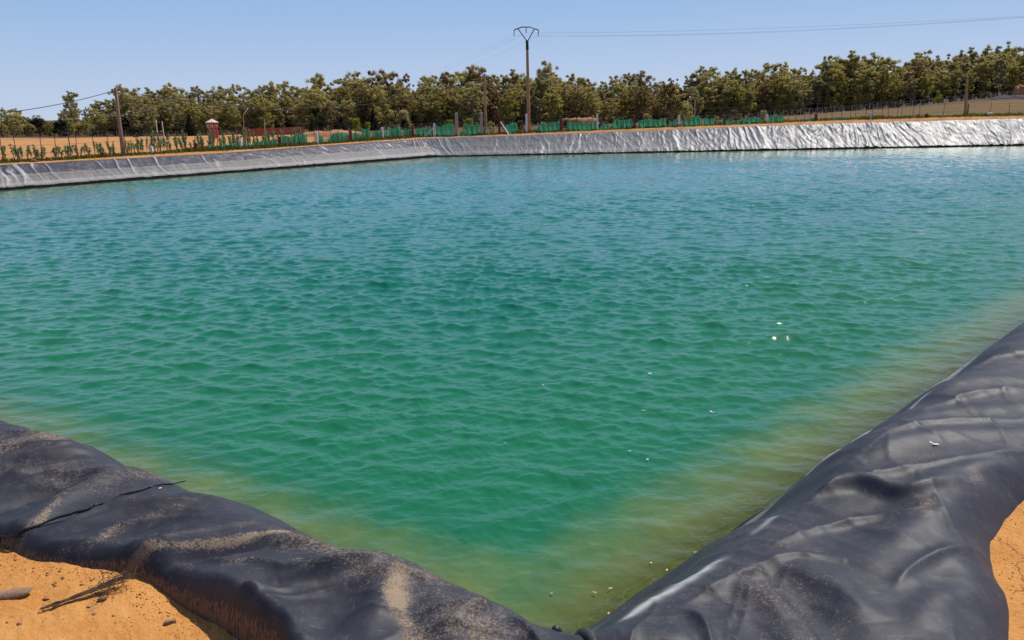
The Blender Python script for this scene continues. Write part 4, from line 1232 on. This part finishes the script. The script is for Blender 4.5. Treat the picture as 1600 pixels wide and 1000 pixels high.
# concrete fence posts
POSTS = [  # px, base py, top py, paint, label
    (164, 246, 237.5, 'red', 'short red post left of the leaning wooden pole'),
    (239, 241, 228, 'white', 'short white post right of the leaning wooden pole'),
    (308.5, 235, 223, 'red', 'short red post below the dark conifer'),
    (377.5, 233, 217.5, 'white', 'white post just left of the lamp pole'),
    (439, 228, 213, 'red', 'red post in front of the low red wall'),
    (496, 223.5, 206.5, 'white', 'white post right of the low red wall'),
    (548.5, 219, 202, 'red', 'red post in front of the bright bush'),
    (598, 215.5, 198.5, 'white', 'white post half behind netting right of the layered conifer'),
    (645.5, 214, 195, 'red', 'red post held by a white brace on its left'),
    (679, 213, 192.5, 'white', 'white post held by a white brace near the pond corner'),
    (713.5, 212.5, 176, 'concrete', 'left one of the two tall bare concrete posts'),
    (752.5, 211.5, 175, 'concrete', 'right one of the two tall bare concrete posts'),
    (780.5, 209.5, 178.5, 'red', 'red post with a brace sloping down to the liner'),
    (822.8, 208, 178, 'white', 'white post standing against the tall power pole'),
    (876.5, 205.5, 182, 'red', 'red post left of the clay bank'),
    (933, 203, 178.5, 'white', 'white post first right of the clay bank'),
    (991, 200.5, 179.5, 'red', 'red post in front of the orange brown tree'),
    (1060.5, 198, 179.5, 'white', 'white post left of the pale thin pole'),
    (1131.5, 195, 181, 'red', 'red post right of the pale thin pole'),
    (1198, 192, 178.5, 'white', 'white post at the right end of the green netting'),
    (1274, 189, 177.5, 'red', 'red post alone before the start of the brown slope'),
    (1358.5, 186, 175.5, 'white', 'white post with rounded head before the brown slope'),
    (1446.5, 183.5, 177, 'red', 'stub of a red post before the brown slope'),
]
for px, bpy_, tpy, paint, label in POSTS:
    b_ = fence_pt(px, bpy_); tq = fence_pt(px - .5, tpy)
    g_ = gz_at(b_[0], b_[1]); zb = min(b_[2], g_)
    b_ = (b_[0], b_[1] - .25, zb)
    ob = empty('fence_post', b_, label, 'post', None if paint == 'concrete' else f'{paint} painted posts of the pond fence')
    hh = tq[2] - zb
    wd = .30 if paint == 'concrete' else .23
    off = tq[0] - b_[0]
    mb = MB(); mb.bar((0, 0, -.2), (off, 0, hh - .06), wd, wd * .9, .94); mb.bar((off, 0, hh - .058), (off, 0, hh), wd * .88, wd * .8, .55)
    mb.build('shaft', M[paint], ob, False, (0, 0, 0), .012)
    if '645' in str(px) or '679' in str(px):
        MB().bar((-1.05 if px > 670 else -.8, -.05, 0), (-.1, -.03, hh * .62), .13, .12).build('brace', M['white'], ob)
    if px == 780.5:
        MB().bar((.15, -.03, hh * .6), (1.0, -1.2, -.15), .13, .12).build('brace', M['white'], ob)
        MB().bar((.12, -.16, hh * .6 - .09), (.94, -1.2, -.20), .10, .08).build('brace', M['red'], ob)

# green netting
NETS = [(325, 348, 7), (348, 366, 9), (364, 392, 10), (392, 412, 11), (410, 436, 12), (442, 482, 16), (499, 507, 14), (513, 546, 17), (551, 563, 15), (564, 579, 18), (582, 606, 17), (608, 628, 18), (630, 643, 16), (650, 664, 15), (665, 677, 16), (682, 710, 18), (719, 727, 8), (727, 749, 19), (755, 761, 12), (791, 808, 19), (838, 875, 17), (886, 931, 14), (936, 951, 9), (953, 988, 15), (996, 1040, 14), (1044, 1056, 11), (1064, 1094, 14), (1098, 1115, 11), (1125, 1140, 9), (1143, 1160, 6), (1156, 1187, 10), (1196, 1223, 11), (1255, 1271, 4), (1301, 1322, 4)]
fpx, fpy = [q[0] for q in fp], [q[1] for q in fp]
for i, (x0, x1, hp) in enumerate(NETS):
    nx2, nz2 = max(8, int((x1 - x0) * 1.2)), 8
    rg = np.random.default_rng(500 + i)
    hum = np.interp(np.linspace(0, 1, nx2), np.linspace(0, 1, 5), rg.uniform(.72, 1.08, 5))
    if rg.random() < .5: hum *= np.interp(np.linspace(0, 1, nx2), [0, .25, 1], [.35, 1, 1])
    A_ = fence_pt(x0, float(np.interp(x0, fpx, fpy))); vs = []
    for r_ in range(nz2):
        for c_ in range(nx2):
            px = x0 + (x1 - x0) * c_ / (nx2 - 1); py = float(np.interp(px, fpx, fpy))
            b_ = fence_pt(px, py); tq = fence_pt(px, py - hp * hum[c_])
            k = r_ / (nz2 - 1)
            f_ = .07 * math.sin(c_ * 1.9 + i) + .05 * math.sin(c_ * .73 + 2 * i + k * 1.5) - .22
            vs.append((b_[0] - A_[0], b_[1] - A_[1] + f_ - .08 * math.sin(k * 3.1), (b_[2] - A_[2]) - .05 + (tq[2] - b_[2] + .05) * k + (.03 * math.sin(c_ * 2.3) if r_ == nz2 - 1 else 0)))
    me = np_mesh('green_net', np.array(vs), grid_quads(nz2, nx2))
    o_ = link('green_net', me, M['net'], None, A_)
    near = min(POSTS, key=lambda q: abs(q[0] - (x0 + x1) / 2))
    side = 'left' if (x0 + x1) / 2 < near[0] else 'right'
    size_ = 'low' if hp < 9 else ('wide' if x1 - x0 > 30 else ('narrow' if x1 - x0 < 13 else 'tall'))
    dist = 'next to' if min(abs(x0 - near[0]), abs(x1 - near[0])) < 9 or x0 < near[0] < x1 else 'further from'
    short = ' '.join(near[4].split()[:7]); short = short[:-3] if short.endswith(' by') else short
    tag(o_, f'{size_} green netting {side} of the {short}' if dist == 'next to' else f'{size_} green netting well {side} of the {short}', 'netting', 'pieces of green shade netting on the pond fence')
seen = {}
for o_ in list(COL.objects):
    if o_.name.startswith('green_net'):
        l_ = o_['label']
        if l_ in seen: o_['label'] = l_.replace('netting', 'netting, another piece')
        seen[l_] = 1

# ------------------------------------------------------------------ young vines
def vine_proto(seed, hgt):
    rg = np.random.default_rng(seed); rr = random.Random(seed)
    ob = bpy.data.objects.new('young_vine', None); COL.objects.link(ob); ob['category'] = 'plant'
    lean = Vector((rr.uniform(-.16, .16), rr.uniform(-.1, .1), 1)) * hgt
    MB().tube([(0, 0, -.1), lean * .5, lean], [.022, .02, .016], 5).build('stake', M['iron'], ob)
    MB().tube([(.05, 0, -.05), Vector((.05, .02, 0)) + lean * .4, lean * .86], [.014, .012, .008], 4).build('stem', M['bark'], ob)
    C = [np.array(lean) * f + np.array([rr.uniform(-.05, .05), rr.uniform(-.05, .05), 0]) for f in (.35, .5, .62, .74, .86, .97)]
    keep_ = [c_ for c_ in C if rr.random() < .85]
    V_, Q_, T_ = leaf_cloud(rg, keep_, [rr.uniform(.08, .14) for _ in keep_], [30] * len(keep_), .06, 1.2, .4)
    link('foliage', np_mesh('foliage', V_, Q_, {'tint': T_}, False), M['vine'], ob)
    return ob
VP = [vine_proto(900 + i, h_) for i, h_ in enumerate((.95, 1.1, 1.25, 1.0, 1.35, 1.15))]
used = [False] * len(VP)
ux, uy = unit(FENCE_L, FENCE_C); onx, ony = -uy, ux
rows = [(1.1, 1.0, 'in the row nearest the left fence', .25), (2.9, 1.0, 'in second row from the left fence', .1), (5.0, 1.0, 'in third row from the left fence', .05), (7.6, 1.2, 'in fourth row from the left fence', .1), (10.8, 1.4, 'in fifth row from the left fence', .1), (15, 1.7, 'in sixth row from the left fence', .15), (20.5, 2.2, 'in seventh row from the left fence', .15), (28, 3.0, 'in the farthest row from the left fence', .2)]
nv = 0
for ro, sp_, lab, skip in rows:
    tt = -6.0
    while tt < 43:
        tt += sp_ * .72 * rnd.uniform(.8, 1.2)
        if rnd.random() < skip + .08: continue
        x = FENCE_L[0] + ux * tt + onx * ro + rnd.uniform(-.25, .25); y = FENCE_L[1] + uy * tt + ony * ro + rnd.uniform(-.25, .25)
        a_ = x / y
        if not (brg(-15) < a_ < brg(470)): continue
        hs_ = rnd.uniform(.75, 1.2) * ((1.12 if ro < 3 else .7) if (a_ > brg(205)) else .6)
        k = rnd.randrange(len(VP)); loc = (x, y, gz_at(x, y))
        L_ = 'young green vine on a thin stake ' + lab
        G_ = 'young vines ' + lab
        if not used[k]:
            used[k] = True; r_ = VP[k]; r_.location = loc; r_['label'] = L_; r_['group'] = G_; r_.scale = (1.0, 1.0, hs_)
        else:
            dup(VP[k], loc, L_, rnd.uniform(0, 6.28), (1.0, 1.0, hs_), G_)
        nv += 1
for k, u_ in enumerate(used):
    if not u_:
        for ch in list(VP[k].children): bpy.data.objects.remove(ch)
        bpy.data.objects.remove(VP[k])

# ------------------------------------------------------------------ weeds along the fences: stuff
def blades(n_, fn, hmin, hmax):
    Vs, T = [], []
    for i in range(n_):
        x, y, k = fn(); z_ = gz_at(x, y) if False else None
        Vs.append((x, y, k))
    Vs = np.array(Vs); z_ = terrain(Vs[:, 0], Vs[:, 1])
    rg = np.random.default_rng(77); N = len(Vs)
    th = rg.uniform(0, 6.28, N); hh = rg.uniform(hmin, hmax, N) * Vs[:, 2]; wd = rg.uniform(.02, .06, N)
    ln = rg.normal(0, .3, (N, 2)) * hh[:, None]
    dx, dy = np.cos(th) * wd, np.sin(th) * wd
    a_ = np.stack([Vs[:, 0] - dx, Vs[:, 1] - dy, z_ - .03], 1); b_ = np.stack([Vs[:, 0] + dx, Vs[:, 1] + dy, z_ - .03], 1)
    c_ = np.stack([Vs[:, 0] + dx * .5 + ln[:, 0], Vs[:, 1] + dy * .5 + ln[:, 1], z_ + hh], 1); d_ = np.stack([Vs[:, 0] - dx * .5 + ln[:, 0], Vs[:, 1] - dy * .5 + ln[:, 1], z_ + hh], 1)
    V_ = np.stack([a_, b_, c_, d_], 1).reshape(-1, 3)
    return V_, np.arange(4 * N).reshape(-1, 4), np.repeat(rg.uniform(0, 1, N), 4)
def fn():
    if rnd.random() < .45:
        k = rnd.uniform(-.1, 1); x, y = FENCE_L[0] + (FENCE_C[0] - FENCE_L[0]) * k, FENCE_L[1] + (FENCE_C[1] - FENCE_L[1]) * k
        o1 = rnd.gauss(-.15, .38); x += onx * o1; y += ony * o1
    else:
        k = rnd.random(); x, y = FENCE_C[0] + (FENCE_R1[0] - FENCE_C[0]) * k, FENCE_C[1] + (FENCE_R1[1] - FENCE_C[1]) * k
        y += rnd.gauss(.1, .45)
    c_ = .5 + .5 * math.sin(x * .9) * math.sin(x * .37 + 1)
    return x, y, .45 + .75 * c_
V_, Q_, T_ = blades(16000, fn, .08, .34)
o_ = link('weeds', np_mesh('weeds', V_, Q_, {'tint': T_}, False), M['weed'])
tag(o_, 'low olive weeds growing along the foot of the pond fence', 'weeds', None, 'stuff')

# ------------------------------------------------------------------ small things close by
zgr = surf([ground.data])
def on_ground(px, py):
    zc_ = 1.48
    for _ in range(6):
        q = hit(px, py, zc_); zn = zgr(q[0], q[1]); zc_ = zn if zn is not None else zc_
    return hit(px, py, zc_)
def rock(px, py, sx_, sy_, sz_, mt, label, seed, rz=0, group=None, nm='stone', tilt=0):
    q = on_ground(px, py)
    import bmesh
    bm = bmesh.new(); bmesh.ops.create_icosphere(bm, subdivisions=3, radius=1)
    rg = np.random.default_rng(seed); ax = rg.normal(size=(9, 3)); ax /= np.linalg.norm(ax, axis=1)[:, None]; lim = rg.uniform(.45, .85, 9)
    for v_ in bm.verts:
        c_ = np.array(v_.co)
        for a_, l_ in zip(ax, lim):
            s_ = c_ @ a_
            if s_ > l_: c_ = c_ - a_ * (s_ - l_)
        v_.co = Vector((c_[0] * sx_, c_[1] * sy_, c_[2] * sz_))
    me = bpy.data.meshes.new(nm); bm.to_mesh(me); bm.free()
    o_ = link(nm, me, M[mt], None, (q[0], q[1], q[2] + sz_ * .35)); o_.rotation_euler = (0, tilt, rz)
    return tag(o_, label, 'stone', group)
rock(24, 928, .075, .040, .017, 'slab', 'flat brown stone slab lying on the sand at the left edge', 1, .15, None, 'stone', -.12)
rock(-6, 934, .03, .04, .03, 'slab', 'brown stone cut by the left edge beside the flat slab', 2)
rock(161, 938, .022, .012, .014, 'stone', 'small upright brown stone below the twig bundle', 3, .7)
rock(265, 974, .024, .012, .012, 'stone', 'small orange brown stone on the sand right of the twig bundle', 4, .3)
rock(98, 904, .008, .007, .006, 'stone', 'tiny dark pebble on the sand near the liner edge', 5)
rock(86, 916, .006, .006, .007, 'stone', 'tiny dark pebble left of the twig bundle', 6)
rock(72, 937, .015, .008, .006, 'stone', 'thin flat pebble between the slab and the twig bundle', 7)
rock(138, 949, .010, .007, .006, 'stone', 'small pebble just below the twig bundle', 8)
rock(147, 960, .008, .006, .005, 'stone', 'tiny pebble lowest below the twig bundle', 9)
rock(30, 976, .012, .008, .006, 'stone', 'small pebble in the lower left corner of the sand', 10)
# soil crumbs: far too many to count
def crumbs():
    rg = np.random.default_rng(5); pts = []
    E_ = np.array(edgeL); 
    for k in range(900):
        i = rg.integers(0, len(E_) - 1); q = E_[i] + (E_[i + 1] - E_[i]) * rg.random()
        o1 = abs(rg.normal(0, .07)) + .01
        pts.append((q[0] + rg.normal(0, .03) - .3 * o1, q[1] - o1))
    for k in range(700): pts.append((rg.uniform(-2.4, -.6), rg.uniform(1.7, 2.9)))
    E2 = np.array(edgeR)
    for k in range(350):
        i = rg.integers(0, len(E2) - 1); q = E2[i] + (E2[i + 1] - E2[i]) * rg.random()
        pts.append((q[0] + abs(rg.normal(0, .08)) + .01, q[1] + rg.normal(0, .04)))
    V_, F_ = [], []
    for x, y in pts:
        zz_ = zgr(x, y)
        if zz_ is None or near_edge(np.array([x]), np.array([y]))[0] > .02: continue
        sz = rg.choice([.0018, .0028, .004, .007], p=[.4, .35, .2, .05]); b0 = len(V_)
        dirs = [(1, 0, 0), (0, 1, 0), (-1, 0, 0), (0, -1, 0), (0, 0, .8), (0, 0, -.8)]
        for d_ in dirs: V_.append((x + d_[0] * sz * rg.uniform(.6, 1.4), y + d_[1] * sz * rg.uniform(.6, 1.4), zz_ + sz * .3 + d_[2] * sz * rg.uniform(.6, 1.2)))
        for f_ in ((0, 1, 4), (1, 2, 4), (2, 3, 4), (3, 0, 4), (1, 0, 5), (2, 1, 5), (3, 2, 5), (0, 3, 5)): F_.append(tuple(b0 + k for k in f_))
    return np.array(V_), np.array(F_)
V_, F_ = crumbs()
o_ = link('soil_crumbs', np_mesh('soil_crumbs', V_, F_, None, False), M['earth'])
tag(o_, 'loose orange soil crumbs scattered on the sand along the liner edge', 'soil', None, 'stuff')
# twig bundle
q0 = Vector(on_ground(62, 957)); q1 = Vector(hit(210, 902, q0.z + .02))
mb = MB(); ax_ = (q1 - q0); L = ax_.length; e_ = ax_.normalized(); s_ = Vector((-e_.y, e_.x, 0))
for i in range(60):
    k0 = rnd.uniform(0, .25) if i < 34 else rnd.uniform(.3, .65); k1 = rnd.uniform(.55, 1.0) if i < 34 else rnd.uniform(.75, 1.05)
    sp0, sp1 = rnd.gauss(0, .005), rnd.gauss(0, .007 + .016 * k1 ** 3)
    pts = []
    for j in range(6):
        k = k0 + (k1 - k0) * j / 5
        pts.append(e_ * (k * L) + s_ * (sp0 + (sp1 - sp0) * (j / 5) ** 1.4 + rnd.gauss(0, .002)) + Vector((0, 0, .006 + abs(rnd.gauss(0, .004)) + .02 * max(0, k - .5) * rnd.random())))
    mb.tube(pts, [.0019, .0019, .0017, .0014, .0011, .0008], 4, False)
for i in range(40):
    c_ = e_ * (L * rnd.uniform(.6, 1.02)) + s_ * rnd.gauss(0, .03) + Vector((0, 0, .012))
    th = rnd.uniform(0, 6.28); v_ = Vector((math.cos(th), math.sin(th), rnd.uniform(.1, .9))) * rnd.uniform(.02, .055)
    mb.tube([c_, c_ + v_ * .5 + Vector((0, 0, .005)), c_ + v_], [.0012, .001, .0006], 4, False)
o_ = mb.build('twig_bundle', M['twig'], None, False, tuple(q0 + Vector((0, 0, .002))))
tag(o_, 'bundle of dry brown twigs lying on the sand against the liner edge', 'twigs')

# floating bits on the water and scraps on the liner
def bit(q, size, mt, label, seed, nm='leaf', group=None):
    rr = random.Random(seed); mb = MB(); 
    for k in range(rr.randint(3, 5)):
        th = rr.uniform(0, 6.28); L = size * rr.uniform(.6, 1.2); w_ = L * .35
        d_ = Vector((math.cos(th), math.sin(th), rr.uniform(0, .12))); s_ = Vector((-math.sin(th), math.cos(th), rr.uniform(-.2, .2)))
        b0 = len(mb.v)
        mb.v += [(0, 0, 0), tuple(d_ * L * .5 + s_ * w_), tuple(d_ * L + Vector((0, 0, size * .06))), tuple(d_ * L * .5 - s_ * w_)]
        mb.f.append((b0, b0 + 1, b0 + 2, b0 + 3))
    o_ = mb.build(nm, M[mt], None, False, q); return tag(o_, label, 'leaf', group)
BITS = [(862, 924, 'dried blossom floating alone in the shallow green corner', 'petal', .028), (929, 924, 'dried blossom floating left of a pale scrap in the near corner', 'petal', .03), (954, 917, 'curled pale scrap floating in the near corner', 'darkleaf', .025), (1043, 889, 'pale scrap floating over the algae at the right shore', 'darkleaf', .028), (1018, 877, 'pale scrap floating furthest up the algae strip', 'darkleaf', .022), (952, 957, 'pinkish blossom lying on the wet liner in the near corner', 'petal', .034), (1087, 861, 'orange dried blossom at the waterline of the right bank', 'petal', .03), (984, 703, 'white scrap floating in the green water right of the middle', 'darkleaf', .035), (1012, 716, 'small white scrap floating right below another', 'darkleaf', .03), (1113, 642, 'pair of white scraps floating toward the right bank', 'darkleaf', .06), (1017, 582, 'white scrap floating farthest out on the water', 'darkleaf', .06), (790, 690, 'tiny white scrap floating in the middle of the pond', 'darkleaf', .025), (1005, 640, 'white scrap left of the floating pair', 'darkleaf', .04), (848, 600, 'tiny white scrap floating near the middle of the water', 'darkleaf', .035)]
for i, (px, py, lab, mt_, s_) in enumerate(BITS):
    q = hit(px, py, 0.03); bit((q[0], q[1], .02), s_ * .6, mt_, lab, 40 + i, 'floating_leaf', 'bits floating on the water')
q = pix_on_sheet(1458, 694); bit((q[0], q[1], zsurf(q[0], q[1]) + .004), .028, 'darkleaf', 'white scrap lying on the right part of the liner', 90, 'scrap')
q = pix_on_sheet(252, 764); bit((q[0], q[1], zsurf(q[0], q[1]) + .006), .010, 'darkleaf', 'white speck beside the seam on the left part of the liner', 91, 'scrap')
q = fence_pt(1545, 180); rk = rock(1545, 181, .1, .1, .1, 'white', 'white stone lying before the right slope, right of the wooden pole', 21)
rk.location = (q[0], q[1], gz_at(q[0], q[1]) + .12); rk.scale = (4.5, 2.5, 2.2)
q = fence_pt(54, 253); rk = rock(54, 253, .1, .1, .1, 'stone', 'pale stone on the sand strip of the left bank', 22)
q = on_line(54, 254, (FENCE_L[0] + .9, FENCE_L[1] - .6), (FENCE_C[0] + .9, FENCE_C[1] - .6)); rk.location = (q[0], q[1], gz_at(q[0], q[1]) + .06); rk.scale = (2.8, 2, 1.4)
print('objects', len(COL.objects), 'trees', len(TREES), 'vines', nv)
